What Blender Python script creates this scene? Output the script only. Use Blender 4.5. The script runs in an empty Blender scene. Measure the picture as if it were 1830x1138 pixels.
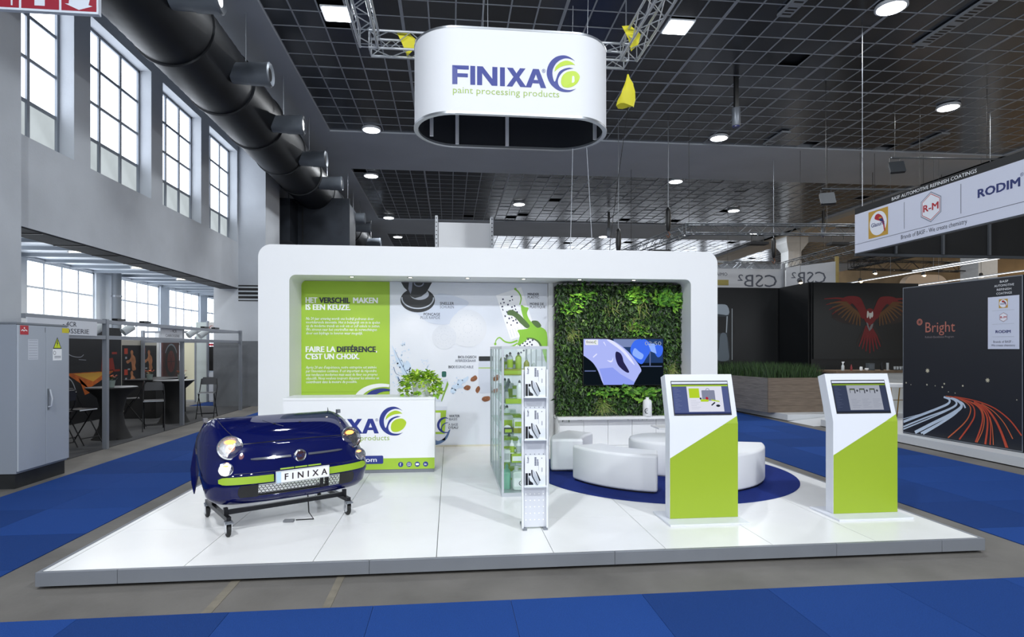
import bpy, bmesh, math, random
from mathutils import Vector, Matrix
random.seed(7)
sc = bpy.context.scene
COL = sc.collection

# ------------------------------------------------------------------ camera, world, exposure
YAW = 0.1037
EYE = 1.87
FOC = 1060.0
cam_d = bpy.data.cameras.new('camera')
cam = bpy.data.objects.new('camera', cam_d)
COL.objects.link(cam)
cam.location = (0, 0, EYE)
cam.rotation_euler = (math.pi/2, 0, -YAW)
cam_d.sensor_width = 36.0
cam_d.lens = FOC/1830*36.0
cam_d.shift_y = 54.0/1830
cam_d.clip_start = 0.05
cam_d.clip_end = 200
sc.camera = cam
w = bpy.data.worlds.new('hall_daylight')
sc.world = w
w.use_nodes = True
w.node_tree.nodes['Background'].inputs[0].default_value = (0.92, 0.96, 1.0, 1)
w.node_tree.nodes['Background'].inputs[1].default_value = 1.0
sc.view_settings.view_transform = 'Standard'
sc.view_settings.look = 'None'
sc.view_settings.gamma = 1.0
sc.view_settings.use_curve_mapping = False
sc.cycles.transparent_max_bounces = 32
sc.view_settings.exposure = 0.0
E_FLOOD = 120
E_DOWN = 170

# ------------------------------------------------------------------ materials
def hx(h, a=1.0):
    h = h.lstrip('#')
    o = []
    for i in (0, 2, 4):
        c = int(h[i:i+2], 16)/255.0
        o.append(c/12.92 if c <= 0.04045 else ((c+0.055)/1.055)**2.4)
    return (o[0], o[1], o[2], a)
MATS = {}
def M(name, col='#808080', rough=0.5, metal=0.0, var=0.0, scale=6.0, stretch=None, bump=0.0, bscale=60.0, coat=0.0, emit=0.0, ecol=None, trans=0.0, alpha=1.0, objvar=0.0, spec=0.5, col2=None):
    if name in MATS: return MATS[name]
    m = bpy.data.materials.new(name); MATS[name] = m
    m.use_nodes = True
    nt = m.node_tree; b = nt.nodes['Principled BSDF']
    c = hx(col) if isinstance(col, str) else col
    b.inputs['Base Color'].default_value = c
    b.inputs['Roughness'].default_value = rough
    b.inputs['Metallic'].default_value = metal
    b.inputs['Specular IOR Level'].default_value = spec
    if coat: b.inputs['Coat Weight'].default_value = coat; b.inputs['Coat Roughness'].default_value = 0.04
    if trans: b.inputs['Transmission Weight'].default_value = trans
    if alpha < 1: b.inputs['Alpha'].default_value = alpha
    if emit:
        b.inputs['Emission Color'].default_value = hx(ecol) if ecol else c
        b.inputs['Emission Strength'].default_value = emit
    last = None
    tc = nt.nodes.new('ShaderNodeTexCoord')
    if var or col2:
        n = nt.nodes.new('ShaderNodeTexNoise'); n.inputs['Scale'].default_value = scale; n.inputs['Detail'].default_value = 5
        if stretch:
            mp = nt.nodes.new('ShaderNodeMapping'); mp.inputs['Scale'].default_value = stretch
            nt.links.new(tc.outputs['Object'], mp.inputs[0]); nt.links.new(mp.outputs[0], n.inputs['Vector'])
        else: nt.links.new(tc.outputs['Object'], n.inputs['Vector'])
        r = nt.nodes.new('ShaderNodeValToRGB')
        c2 = hx(col2) if col2 else tuple(min(1, x*(1+var)) for x in c[:3])+(1,)
        c1 = c if col2 else tuple(x*(1-var) for x in c[:3])+(1,)
        r.color_ramp.elements[0].color = c1; r.color_ramp.elements[0].position = 0.3
        r.color_ramp.elements[1].color = c2; r.color_ramp.elements[1].position = 0.7
        nt.links.new(n.outputs['Fac'], r.inputs[0]); last = r.outputs[0]
    if objvar:
        oi = nt.nodes.new('ShaderNodeObjectInfo')
        hs = nt.nodes.new('ShaderNodeHueSaturation')
        mr = nt.nodes.new('ShaderNodeMapRange'); mr.inputs[3].default_value = 1-objvar; mr.inputs[4].default_value = 1+objvar
        nt.links.new(oi.outputs['Random'], mr.inputs[0]); nt.links.new(mr.outputs[0], hs.inputs['Value'])
        if last: nt.links.new(last, hs.inputs['Color'])
        else: hs.inputs['Color'].default_value = c
        last = hs.outputs[0]
    if last: nt.links.new(last, b.inputs['Base Color'])
    if bump:
        n2 = nt.nodes.new('ShaderNodeTexNoise'); n2.inputs['Scale'].default_value = bscale; n2.inputs['Detail'].default_value = 3
        nt.links.new(tc.outputs['Object'], n2.inputs['Vector'])
        bp = nt.nodes.new('ShaderNodeBump'); bp.inputs['Strength'].default_value = bump; bp.inputs['Distance'].default_value = 0.02
        nt.links.new(n2.outputs['Fac'], bp.inputs['Height']); nt.links.new(bp.outputs[0], b.inputs['Normal'])
    return m
def emitter(name, col, s):
    if name in MATS: return MATS[name]
    m = bpy.data.materials.new(name); MATS[name] = m; m.use_nodes = True
    nt = m.node_tree; nt.nodes.remove(nt.nodes['Principled BSDF'])
    e = nt.nodes.new('ShaderNodeEmission'); e.inputs[0].default_value = hx(col); e.inputs[1].default_value = s
    nt.links.new(e.outputs[0], nt.nodes['Material Output'].inputs[0])
    return m
def glass(name, tint='#f4faf8', mixf=0.12, rough=0.02):
    if name in MATS: return MATS[name]
    m = bpy.data.materials.new(name); MATS[name] = m; m.use_nodes = True
    nt = m.node_tree; nt.nodes.remove(nt.nodes['Principled BSDF'])
    t = nt.nodes.new('ShaderNodeBsdfTransparent'); t.inputs[0].default_value = hx(tint)
    g = nt.nodes.new('ShaderNodeBsdfGlossy'); g.inputs['Roughness'].default_value = rough
    mx = nt.nodes.new('ShaderNodeMixShader'); fr = nt.nodes.new('ShaderNodeFresnel'); fr.inputs[0].default_value = 1.22
    ad = nt.nodes.new('ShaderNodeMath'); ad.operation = 'ADD'; ad.inputs[1].default_value = mixf*0.3; ad.use_clamp = True
    mn = nt.nodes.new('ShaderNodeMath'); mn.operation = 'MINIMUM'; mn.inputs[1].default_value = 0.1
    nt.links.new(fr.outputs[0], ad.inputs[0]); nt.links.new(ad.outputs[0], mn.inputs[0]); nt.links.new(mn.outputs[0], mx.inputs[0])
    nt.links.new(t.outputs[0], mx.inputs[1]); nt.links.new(g.outputs[0], mx.inputs[2]); nt.links.new(mx.outputs[0], nt.nodes['Material Output'].inputs[0])
    return m

WHITE = M('white_laminate', '#f2f3f5', 0.35)
WHITE_M = M('white_matt', '#f0f1f3', 0.6)
LIME = M('lime_print', '#a3c739', 0.45)
LIME_K = M('kiosk_lime', '#97b028', 0.4)
NAVY = M('navy_print', '#283688', 0.45)
INK = M('dark_ink', '#23283a', 0.5)
BLACK = M('black_plastic', '#0d0e10', 0.4)
ALU = M('brushed_aluminium', '#b4b8bd', 0.35, 0.85)
STEEL = M('galvanised_steel', '#8c9198', 0.4, 0.8)
CHROME = M('chrome', '#e6e8ec', 0.08, 1.0)
PLASTER = M('grey_plaster', '#b5bac1', 0.85, var=0.06, scale=1.2, bump=0.12, bscale=25)
DARKSTEEL = M('dark_steel', '#1b1d20', 0.45, 0.5)

# ------------------------------------------------------------------ mesh helpers
class MB:
    def __init__(s): s.v = []; s.f = []; s.mi = []; s.cur = 0
    def add(s, vs, fs):
        o = len(s.v); s.v += [tuple(p) for p in vs]
        for f in fs: s.f.append([o+i for i in f]); s.mi.append(s.cur)
    def box(s, x0, x1, y0, y1, z0, z1):
        s.add([(x0,y0,z0),(x1,y0,z0),(x1,y1,z0),(x0,y1,z0),(x0,y0,z1),(x1,y0,z1),(x1,y1,z1),(x0,y1,z1)],
              [(0,3,2,1),(4,5,6,7),(0,1,5,4),(1,2,6,5),(2,3,7,6),(3,0,4,7)]); return s
    def bar(s, p, q, w, h=None, up=(0,0,1)):
        h = h or w; p = Vector(p); q = Vector(q); d = (q-p).normalized(); up = Vector(up)
        if abs(d.dot(up)) > 0.98: up = Vector((1,0,0))
        a = d.cross(up).normalized()*(w/2); b = a.cross(d).normalized()*(h/2)
        vs = [p-a-b,p+a-b,p+a+b,p-a+b,q-a-b,q+a-b,q+a+b,q-a+b]
        s.add(vs, [(0,3,2,1),(4,5,6,7),(0,1,5,4),(1,2,6,5),(2,3,7,6),(3,0,4,7)]); return s
    def cyl(s, p, q, r0, r1=None, n=16, cap=True):
        r1 = r0 if r1 is None else r1; p = Vector(p); q = Vector(q); d = (q-p).normalized()
        u = Vector((1,0,0)) if abs(d.x) < 0.9 else Vector((0,1,0))
        a = d.cross(u).normalized(); b = d.cross(a)
        vs = []
        for c, r in ((p,r0),(q,r1)):
            for i in range(n):
                t = 2*math.pi*i/n; vs.append(c+a*(r*math.cos(t))+b*(r*math.sin(t)))
        fs = [(i,(i+1)%n,n+(i+1)%n,n+i) for i in range(n)]
        if cap: fs += [tuple(range(n-1,-1,-1)), tuple(range(n,2*n))]
        s.add(vs, fs); return s
    def tube(s, pts, r, n=8, closed=False, cap=True):
        pts = [Vector(p) for p in pts]; k = len(pts); vs = []; prev = None
        for i, p in enumerate(pts):
            if closed: d = (pts[(i+1)%k]-pts[i-1])
            else: d = pts[min(i+1,k-1)]-pts[max(i-1,0)]
            d = d.normalized()
            if prev is None:
                u = Vector((0,0,1)) if abs(d.z) < 0.9 else Vector((1,0,0)); a = d.cross(u).normalized()
            else: a = (prev-d*prev.dot(d)).normalized()
            prev = a; b = d.cross(a); rr = r[i] if isinstance(r,(list,tuple)) else r
            for j in range(n):
                t = 2*math.pi*j/n; vs.append(p+a*(rr*math.cos(t))+b*(rr*math.sin(t)))
        fs = []
        for i in range(k if closed else k-1):
            i2 = (i+1)%k
            for j in range(n): fs.append((i*n+j,i*n+(j+1)%n,i2*n+(j+1)%n,i2*n+j))
        if cap and not closed: fs += [tuple(range(n-1,-1,-1)), tuple(range((k-1)*n,k*n))]
        s.add(vs, fs); return s
    def lathe(s, prof, c=(0,0,0), n=20, ax='z'):
        vs = []
        for r, h in prof:
            for i in range(n):
                t = 2*math.pi*i/n
                if ax == 'z': vs.append((c[0]+r*math.cos(t), c[1]+r*math.sin(t), c[2]+h))
                elif ax == 'y': vs.append((c[0]+r*math.cos(t), c[1]+h, c[2]+r*math.sin(t)))
                else: vs.append((c[0]+h, c[1]+r*math.cos(t), c[2]+r*math.sin(t)))
        k = len(prof); fs = []
        for i in range(k-1):
            for j in range(n): fs.append((i*n+j,i*n+(j+1)%n,(i+1)*n+(j+1)%n,(i+1)*n+j))
        fs += [tuple(range(n-1,-1,-1)), tuple(range((k-1)*n,k*n))]
        s.add(vs, fs); return s
    def prism(s, poly, fr, h0=0.0, h1=0.0):
        # poly in the 2D axes of a frame fr=(origin, ux, uy); extruded along the normal
        o, ux, uy = (Vector(a) for a in fr); nn = ux.cross(uy); k = len(poly)
        lo = [o+ux*p[0]+uy*p[1]+nn*h0 for p in poly]
        if abs(h1-h0) < 1e-9: s.add(lo, [tuple(range(k))]); return s
        hi = [o+ux*p[0]+uy*p[1]+nn*h1 for p in poly]
        s.add(lo+hi, [tuple(range(k-1,-1,-1)), tuple(range(k,2*k))]+[(i,(i+1)%k,k+(i+1)%k,k+i) for i in range(k)]); return s
    def quad(s, a, b, c, d): s.add([a,b,c,d], [(0,1,2,3)]); return s
    def build(s, name, mat=None, parent=None, loc=None, smooth=None, bevel=0, seg=2, rot=None, solid=0, fix=True):
        me = bpy.data.meshes.new(name); me.from_pydata(s.v, [], s.f)
        for m in (mat if isinstance(mat,(list,tuple)) else [mat]):
            if m: me.materials.append(m)
        if any(s.mi):
            for p, i in zip(me.polygons, s.mi): p.material_index = i
        if fix and len(s.f) < 40000:
            bm = bmesh.new(); bm.from_mesh(me); bmesh.ops.recalc_face_normals(bm, faces=bm.faces); bm.to_mesh(me); bm.free()
        me.update()
        if smooth is not None:
            me.shade_smooth()
            me.set_sharp_from_angle(angle=math.radians(smooth))
        o = bpy.data.objects.new(name, me); COL.objects.link(o)
        if parent: o.parent = parent
        if loc: o.location = loc
        if rot: o.rotation_euler = rot
        if solid:
            md = o.modifiers.new('thickness','SOLIDIFY'); md.thickness = solid; md.offset = -1
        if bevel:
            md = o.modifiers.new('bevel','BEVEL'); md.width = bevel; md.segments = seg; md.limit_method = 'ANGLE'; md.angle_limit = math.radians(40)
            if smooth is None: me.shade_smooth(); md.harden_normals = True
        return o
def tag(o, label=None, cat=None, group=None, kind=None):
    if label: o['label'] = label
    if cat: o['category'] = cat
    if group: o['group'] = group
    if kind: o['kind'] = kind
    return o
def thing(name, label, cat, loc=(0,0,0), rz=0.0, group=None):
    o = bpy.data.objects.new(name, None); COL.objects.link(o)
    o.location = loc; o.rotation_euler = (0,0,rz); o.empty_display_size = 0.1
    return tag(o, label, cat, group)
def copy_tree(o, parent=None):
    c = o.copy(); COL.objects.link(c); c.parent = parent
    for ch in list(o.children): copy_tree(ch, c)
    return c
def bx(name, x0, x1, y0, y1, z0, z1, mat, parent=None, bevel=0, **k):
    return MB().box(x0,x1,y0,y1,z0,z1).build(name, mat, parent, bevel=bevel, **k)
# frames: (origin, x axis, y axis) of a flat face, normal = x cross y
def front(x, y, z): return ((x,y,z),(1,0,0),(0,0,1))       # faces -Y
def east(x, y, z): return ((x,y,z),(0,1,0),(0,0,1))        # faces +X
def west(x, y, z): return ((x,y,z),(0,-1,0),(0,0,1))       # faces -X
def spline(pts, n=6, closed=True):
    k = len(pts); out = []
    for i in range(k if closed else k-1):
        if closed: p0,p1,p2,p3 = pts[i-1],pts[i],pts[(i+1)%k],pts[(i+2)%k]
        else: p0,p1,p2,p3 = pts[max(i-1,0)],pts[i],pts[i+1],pts[min(i+2,k-1)]
        for j in range(n):
            t = j/n
            out.append(tuple(0.5*((2*p1[a])+(-p0[a]+p2[a])*t+(2*p0[a]-5*p1[a]+4*p2[a]-p3[a])*t*t+(-p0[a]+3*p1[a]-3*p2[a]+p3[a])*t**3) for a in range(len(p1))))
    if not closed: out.append(tuple(pts[-1]))
    return out
def circ(cx, cy, r, n=24, ry=None, a0=0, a1=360):
    ry = ry or r; full = abs(a1-a0) >= 360
    return [(cx+r*math.cos(math.radians(a0+(a1-a0)*i/(n if full else n-1))), cy+ry*math.sin(math.radians(a0+(a1-a0)*i/(n if full else n-1)))) for i in range(n)]
def rect(x0, y0, x1, y1): return [(x0,y0),(x1,y0),(x1,y1),(x0,y1)]
def rrect(x0, y0, x1, y1, r, n=6):
    o = []
    for cx, cy, a in ((x1-r,y0+r,-90),(x1-r,y1-r,0),(x0+r,y1-r,90),(x0+r,y0+r,180)):
        o += [(cx+r*math.cos(math.radians(a+90*i/n)), cy+r*math.sin(math.radians(a+90*i/n))) for i in range(n+1)]
    return o
def stroke(pts, w0, w1=None):
    # ribbon polygon along a 2D polyline, width tapering w0 -> w1
    w1 = w0 if w1 is None else w1; k = len(pts); L = []; R = []
    for i, p in enumerate(pts):
        a = pts[max(i-1,0)]; b = pts[min(i+1,k-1)]; dx, dy = b[0]-a[0], b[1]-a[1]; l = math.hypot(dx,dy) or 1
        ww = (w0+(w1-w0)*i/(k-1))/2
        L.append((p[0]-dy/l*ww, p[1]+dx/l*ww)); R.append((p[0]+dy/l*ww, p[1]-dx/l*ww))
    return L+R[::-1]
def xf(polys, s=1.0, dx=0.0, dy=0.0, rot=0.0):
    c, n = math.cos(rot), math.sin(rot)
    return [[(dx+s*(x*c-y*n), dy+s*(x*n+y*c)) for x, y in p] for p in polys]
def ink(name, polys, fr, mat, parent, h=0.001):
    # flat print lying on a face
    b = MB()
    for p in polys: b.prism(p, fr, h, h)
    return b.build(name, mat, parent, fix=False)
_fc = {}
def text(name, s, fr, size, mat, parent, x=0, y=0, align='LEFT', bold=0.0, h=0.001, sx=1.0, rot=0.0, res=2, width=None, shear=0.0, space=1.0, mirror=False, thick=0.0):
    cu = bpy.data.curves.new('lettering','FONT'); cu.body = s; cu.size = 1.0; cu.align_x = align; cu.resolution_u = res
    cu.shear = shear; cu.space_character = space
    if thick: cu.extrude = thick/size
    ob = bpy.data.objects.new('lettering', cu)
    COL.objects.link(ob)
    me = bpy.data.meshes.new_from_object(ob.evaluated_get(bpy.context.evaluated_depsgraph_get()))
    bpy.data.objects.remove(ob); bpy.data.curves.remove(cu)
    if width and len(me.vertices):
        xs = [v.co.x for v in me.vertices]; sx = width/((max(xs)-min(xs))*size)
    o, ux, uy = (Vector(a) for a in fr); nn = ux.cross(uy); c, n = math.cos(rot), math.sin(rot)
    for v in me.vertices:
        px, py = v.co.x*size*sx*(-1 if mirror else 1), v.co.y*size
        px, py = x+px*c-py*n, y+px*n+py*c
        v.co = o+ux*px+uy*py+nn*(h+v.co.z*size)
    if bold:      # heavier strokes: the same outline laid down again a hair to each side
        bb = bold*size*.8; bmm = bmesh.new(); bmm.from_mesh(me); src = list(bmm.verts)+list(bmm.edges)+list(bmm.faces)
        for kq, (kx, ky) in enumerate(((1,0),(-1,0)) if bold < .013 else ((1,.5),(-1,.5),(1,-.5),(-1,-.5))):
            g_ = bmesh.ops.duplicate(bmm, geom=src)['geom']
            for v in g_:
                if isinstance(v, bmesh.types.BMVert): v.co += (ux*(kx*bb*c-ky*bb*n)+uy*(kx*bb*n+ky*bb*c))-nn*(.00025*(kq+1))
        bmm.to_mesh(me); bmm.free()
    me.name = name; me.materials.clear(); me.materials.append(mat)
    r = bpy.data.objects.new(name, me); COL.objects.link(r); r.parent = parent
    return r
def lamp(name, kind, loc, energy, size=0.5, col=(1,1,1), rot=(0,0,0), parent=None, spot=1.2, blend=0.6):
    d = bpy.data.lights.new(name, kind); d.energy = energy; d.color = col
    if kind == 'AREA': d.shape = 'DISK'; d.size = size
    elif kind == 'SPOT': d.spot_size = spot; d.spot_blend = blend; d.shadow_soft_size = size
    else: d.shadow_soft_size = size
    o = bpy.data.objects.new(name, d); COL.objects.link(o); o.location = loc; o.rotation_euler = rot
    if parent: o.parent = parent
    return o

# the swirl and the wordmark of the stand, drawn in units of the capital height
SWIRL_BLUE = [spline([(.645,.69),(.35,.9),(0,.99),(-.42,.89),(-.75,.6),(-.93,.2),(-.93,-.22),(-.75,-.6),(-.45,-.87),(-.1,-1.01),(.35,-1.0),(.69,-.8)],4,False)
              + spline([(.55,-.86),(.3,-.9),(-.02,-.86),(-.26,-.7),(-.33,-.42),(-.2,-.1),(.08,.16),(.53,.3)],4,False)
              + spline([(.3,.33),(-.02,.24),(-.3,.02),(-.5,-.48),(-.62,-.2),(-.62,.15),(-.45,.5),(-.2,.72),(.1,.83),(.4,.8),(.645,.69)],4,False)[:-1]]
SWIRL_GREEN = [spline([(-.52,.06),(-.47,.3),(-.32,.49),(-.1,.64),(.15,.71),(.42,.65),(.645,.48)],4,False)+spline([(.5,.5),(.3,.48),(.05,.43),(-.2,.33),(-.38,.2)],3,False),
               spline([(-.16,-.5),(-.1,-.18),(.1,.04),(.36,.14),(.68,.13),(.89,-.08),(.86,-.3),(.7,-.55),(.42,-.73),(.15,-.78),(-.06,-.72)],4)]
def wordmark():
    def N(x): return [(x,0),(x+.27,0),(x+.27,.64),(x+.78,0),(x+1.08,0),(x+1.08,1),(x+.81,1),(x+.81,.36),(x+.3,1),(x,1)]
    F = [(0,0),(.27,0),(.27,.38),(.82,.38),(.82,.58),(.27,.58),(.27,.79),(.87,.79),(.87,1),(0,1)]
    X = [(2.88,0),(3.19,0),(3.4,.33),(3.62,0),(3.95,0),(3.56,.52),(3.9,1),(3.6,1),(3.41,.72),(3.22,1),(2.9,1),(3.25,.52)]
    A1 = [(3.9,0),(4.2,0),(4.29,.23),(4.64,.23),(4.72,0),(5.02,0),(4.62,1),(4.3,1)]
    return [F, rect(.95,0,1.21,1), N(1.31), rect(2.53,0,2.79,1), X, [(3.9,0),(4.2,0),(4.46,.72),(4.3,1)], [(4.46,.72),(4.72,0),(5.02,0),(4.62,1),(4.3,1)], [(4.285,.23),(4.635,.23),(4.57,.41),(4.35,.41)]]
def brand(fr, x, y, s, parent, h=0.002, tagline=True, mark=True):
    if mark: ink('wordmark', xf(wordmark(), s, x, y), fr, NAVY, parent, h)
    if mark: text('registered_mark', '®', fr, s*.28, NAVY, parent, x+s*4.78, y+s*.82, h=h)
    ink('swirl_arc', xf(SWIRL_BLUE, s*.98, x+s*5.98, y+s*.84), fr, NAVY, parent, h)
    ink('swirl_leaf', xf(SWIRL_GREEN, s*.98, x+s*5.98, y+s*.84), fr, M('leaf_print','#b3cf2b',.45), parent, h)
    if tagline: text('tagline', 'paint processing products', fr, s*.5, M('tagline_print','#9fba52',.5), parent, x, y-s*.47, h=h, width=s*5.7)

# ------------------------------------------------------------------ floor and carpets
CONC = M('worn_concrete', '#66635f', 0.7, var=0.22, scale=1.3, bump=0.15, bscale=18)
fl = bx('floor', -14, 36, -12, 58, -0.2, 0, CONC); tag(fl, 'worn grey concrete hall floor', None, kind='structure')
for x, ww in ((-1.75,.07),(-0.92,.06)):
    bx('floor_channel', x, x+ww, 3.2, 9.5, 0, 0.004, M('channel_concrete','#756f63',.8,var=.15,scale=9), fl)
CARP = M('blue_carpet', '#1e4182', 0.95, var=0.16, scale=140, bump=0.5, bscale=320, objvar=0.2, spec=.15)
def carpet(name, label, xs, ys, par_label=None):
    t = thing(name, label, 'carpet', ((xs[0]+xs[-1])/2, (ys[0]+ys[-1])/2, 0), group='blue carpet aisles')
    cx, cy = t.location.x, t.location.y; meshes = {}
    for i in range(len(xs)-1):
        for j in range(len(ys)-1):
            w_, d_ = xs[i+1]-xs[i], ys[j+1]-ys[j]; key = (round(w_,3), round(d_,3))
            if key not in meshes:
                meshes[key] = MB().box(-w_/2+.0015,w_/2-.0015,-d_/2+.0015,d_/2-.0015,0.0008,.008).build('carpet_tile', CARP, t); o = meshes[key]
            else:
                o = meshes[key].copy(); COL.objects.link(o)
            o.location = ((xs[i]+xs[i+1])/2-cx, (ys[j]+ys[j+1])/2-cy, 0)
    return t
carpet('aisle_carpet', 'blue carpet tiles laid along the aisle in front of the platform', [.446+i for i in range(-7,9)], [1.4,2.4,3.4,4.38])
carpet('aisle_carpet', 'blue carpet tiles of the aisle beside the grey electrical cabinet', [-5.62,-4.65,-3.66], [4.4+i for i in range(0,27)])
carpet('aisle_carpet', 'blue carpet tiles of the aisle between the white platform and the road poster', [5.42,6.42,7.42,8.4], [4.62+i for i in range(0,27)])

# ------------------------------------------------------------------ stand platform
PZ = 0.135
TILE = M('white_floor_panel', '#eeeeee', 0.28, var=0.02, scale=2)
plat = thing('exhibition_platform', 'white tiled raised platform with grey metal edge', 'platform', (0.83, 7.9, 0))
def pl(o): o.location = (-.83, -7.9, 0); return o
pl(bx('platform_base', -3.15, 4.82, 5.0, 11.3, .03, PZ-.016, M('platform_underlay','#55575a',.8), plat))
proto = None
xsb = [-3.165,-3.115,-2.115,-1.115,-.115,.875,1.86,2.84,3.82,4.83]
ysb = [4.985,6.0,7.02,8.04,9.06,10.08,11.3]
tm = {}
for i in range(len(xsb)-1):
    for j in range(len(ysb)-1):
        w_, d_ = xsb[i+1]-xsb[i], ysb[j+1]-ysb[j]; k = (round(w_,3), round(d_,3))
        if k not in tm:
            o = tm[k] = MB().box(-w_/2+.003,w_/2-.003,-d_/2+.0015,d_/2-.0015,-.016,0).build('floor_panel', TILE, plat)
        else: o = tm[k].copy(); COL.objects.link(o)
        o.location = ((xsb[i]+xsb[i+1])/2-.83, (ysb[j]+ysb[j+1])/2-7.9, PZ)
EDGE = M('edge_aluminium', '#858990', 0.5, 0.4, var=.05, scale=3)
for a, b in ((-3.2,-2.6),(-2.6,-.66),(-.66,1.4),(1.4,3.42),(3.42,4.44),(4.44,4.87)):
    pl(bx('edge_trim', a+.001, b-.001, 4.95, 4.983, .025, PZ-.0002, EDGE, plat, bevel=.003))
for x0, x1 in ((-3.2,-3.168),(4.833,4.87)):
    for k in range(4): pl(bx('edge_trim', x0, x1, 4.984+k*1.58, 4.984+(k+1)*1.58-.002, .025, PZ-.0002, EDGE, plat, bevel=.003))
for x in (-2.9,-1.6,-.66,.9,2.3,3.42,4.6): pl(MB().cyl((x,5.04,0),(x,5.04,.03),.03,n=10).build('levelling_foot', BLACK, plat))

# ------------------------------------------------------------------ ceiling
CZ = 9.0
CEILP = M('ceiling_plaster', '#b4bac3', 0.9, var=.05, scale=.6)
ceil = bx('ceiling', -7, 36, -12, 58, CZ+.12, CZ+.4, M('ceiling_void','#1b1d21',.9)); tag(ceil, 'hall ceiling of dark metal tiles and plaster bands', kind='structure')
BAYX = (-3.9, 20.2); BAYS = [(10.38, 19.83), (23.86, 32.95), (37.15, 46.2)]
for x0,x1,y0,y1 in ((-7,-3.9,-12,58),(-3.9,36,-12,10.38),(-3.9,36,19.83,23.86),(-3.9,36,32.95,37.15),(-3.9,36,46.2,58),(20.2,22.2,10.38,46.2)):
    bx('plaster_band', x0,x1,y0,y1, CZ-.05, CZ+.12, CEILP, ceil)
CT = M('ceiling_tile_metal', '#565a62', 0.22, 0.65, objvar=.3)
GRID = M('ceiling_rail', '#9da2aa', 0.6, 0.0)
TX, TY = (20.2+3.9)/42, 0.63
def seen(x, y, z):
    d = x*math.sin(YAW)+y*math.cos(YAW); l = x*math.cos(YAW)-y*math.sin(YAW)
    return 915+FOC*l/d, 623-FOC*(z-EYE)/d
tl = MB().box(-TX/2+.016,TX/2-.016,-TY/2+.016,TY/2-.016,.0,.02)
proto = None; rest = MB(); cand = []
lights_sq = [(-2.4,12.9),(5.0,12.65)]
voids = [(8.2,13.6),(12.6,19.4),(15.6,19.3),(9.2,19.4),(2.9,18.8)]
def blocked(x, y): return any(abs(x-a) < TX*.6 and abs(y-b) < TY*.6 for a, b in lights_sq) or any(abs(x-a) < TX*.5 and abs(y-b) < TY*.5 for a, b in voids)
for i in range(42):
    for j in range(15):
        x, y = -3.9+TX*(i+.5), 10.38+TY*(j+.5)
        if blocked(x, y): continue
        px, py = seen(x, y, CZ)
        vis = -30 < px < 1860 and py > -25
        cand.append(((0 if vis else 1), x*x+y*y, x, y))
cand.sort()
for n, (nv, dd, x, y) in enumerate(cand):
    rx, ry = random.gauss(0,.006), random.gauss(0,.006)
    if n < 300:
        if proto is None: o = proto = tl.build('ceiling_tile', CT, ceil)
        else: o = proto.copy(); COL.objects.link(o)
        o.location = (x, y, CZ); o.rotation_euler = (rx, ry, 0)
    else: rest.box(x-TX/2+.016,x+TX/2-.016,y-TY/2+.016,y+TY/2-.016,CZ,CZ+.02)
for (y0,y1), (xa,xb) in [(BAYS[1],BAYX),(BAYS[2],BAYX),(BAYS[0],(22.2,36)),(BAYS[1],(22.2,36)),(BAYS[2],(22.2,36))]:
    ny = round((y1-y0)/TY); ty = (y1-y0)/ny; nx = round((xb-xa)/TX); tx = (xb-xa)/nx
    for i in range(nx):
        for j in range(ny):
            if random.random() < .012: continue
            x, y = xa+tx*(i+.5), y0+ty*(j+.5); a = random.gauss(0,.004)
            rest.box(x-tx/2+.016,x+tx/2-.016,y-ty/2+.016,y+ty/2-.016,CZ+a,CZ+.02+a)
tag(rest.build('ceiling_tiles_far', CT, ceil, fix=False), kind='stuff')
g = MB()
for (y0,y1), (xa,xb) in [(BAYS[0],BAYX),(BAYS[1],BAYX),(BAYS[2],BAYX),(BAYS[0],(22.2,36)),(BAYS[1],(22.2,36)),(BAYS[2],(22.2,36))]:
    ny = round((y1-y0)/TY); ty = (y1-y0)/ny; nx = round((xb-xa)/TX); tx = (xb-xa)/nx
    for i in range(nx+1): t_ = .035 if i % 6 == 5 else .017; g.box(xa+tx*i-t_,xa+tx*i+t_,y0,y1,CZ-.008,CZ+.004)
    for j in range(ny+1): t_ = .03 if (ny-j) % 8 == 7 else .014; g.box(xa,xb,y0+ty*j-t_,y0+ty*j+t_,CZ-.007,CZ+.004)
g.build('ceiling_grid', GRID, ceil, fix=False)

# square floodlights and round downlights, each with its own lamp
LAMPW = emitter('lamp_white', '#f6faff', 14)
def flood(x, y, label, en=None, tilt=0):
    t = thing('ceiling_floodlight', label, 'ceiling light', (x,y,CZ-(.008 if y > 10 else .05)), group='ceiling floodlights')
    if tilt: t.location.z -= .2; t.rotation_euler = (math.radians(tilt),0,0); MB().cyl((0,0,0),(0,.1,.2),.03,n=8).build('bracket', STEEL, t)
    MB().box(-.29,.29,-.29,.29,-.03,.0).build('housing', M('lamp_housing','#c9ced4',.5), t)
    MB().box(-.25,.25,-.25,.25,-.05,-.031).build('diffuser', LAMPW, t)
    lamp('flood_glow','AREA',(0,0,-.08),en or E_FLOOD,.5,(.93,.97,1),parent=t)
flood(-2.4,12.9,'glaring square floodlight in the ceiling nearest the black duct'); flood(5.0,12.65,'glaring square floodlight in the ceiling right of the hanging sign')
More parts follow.
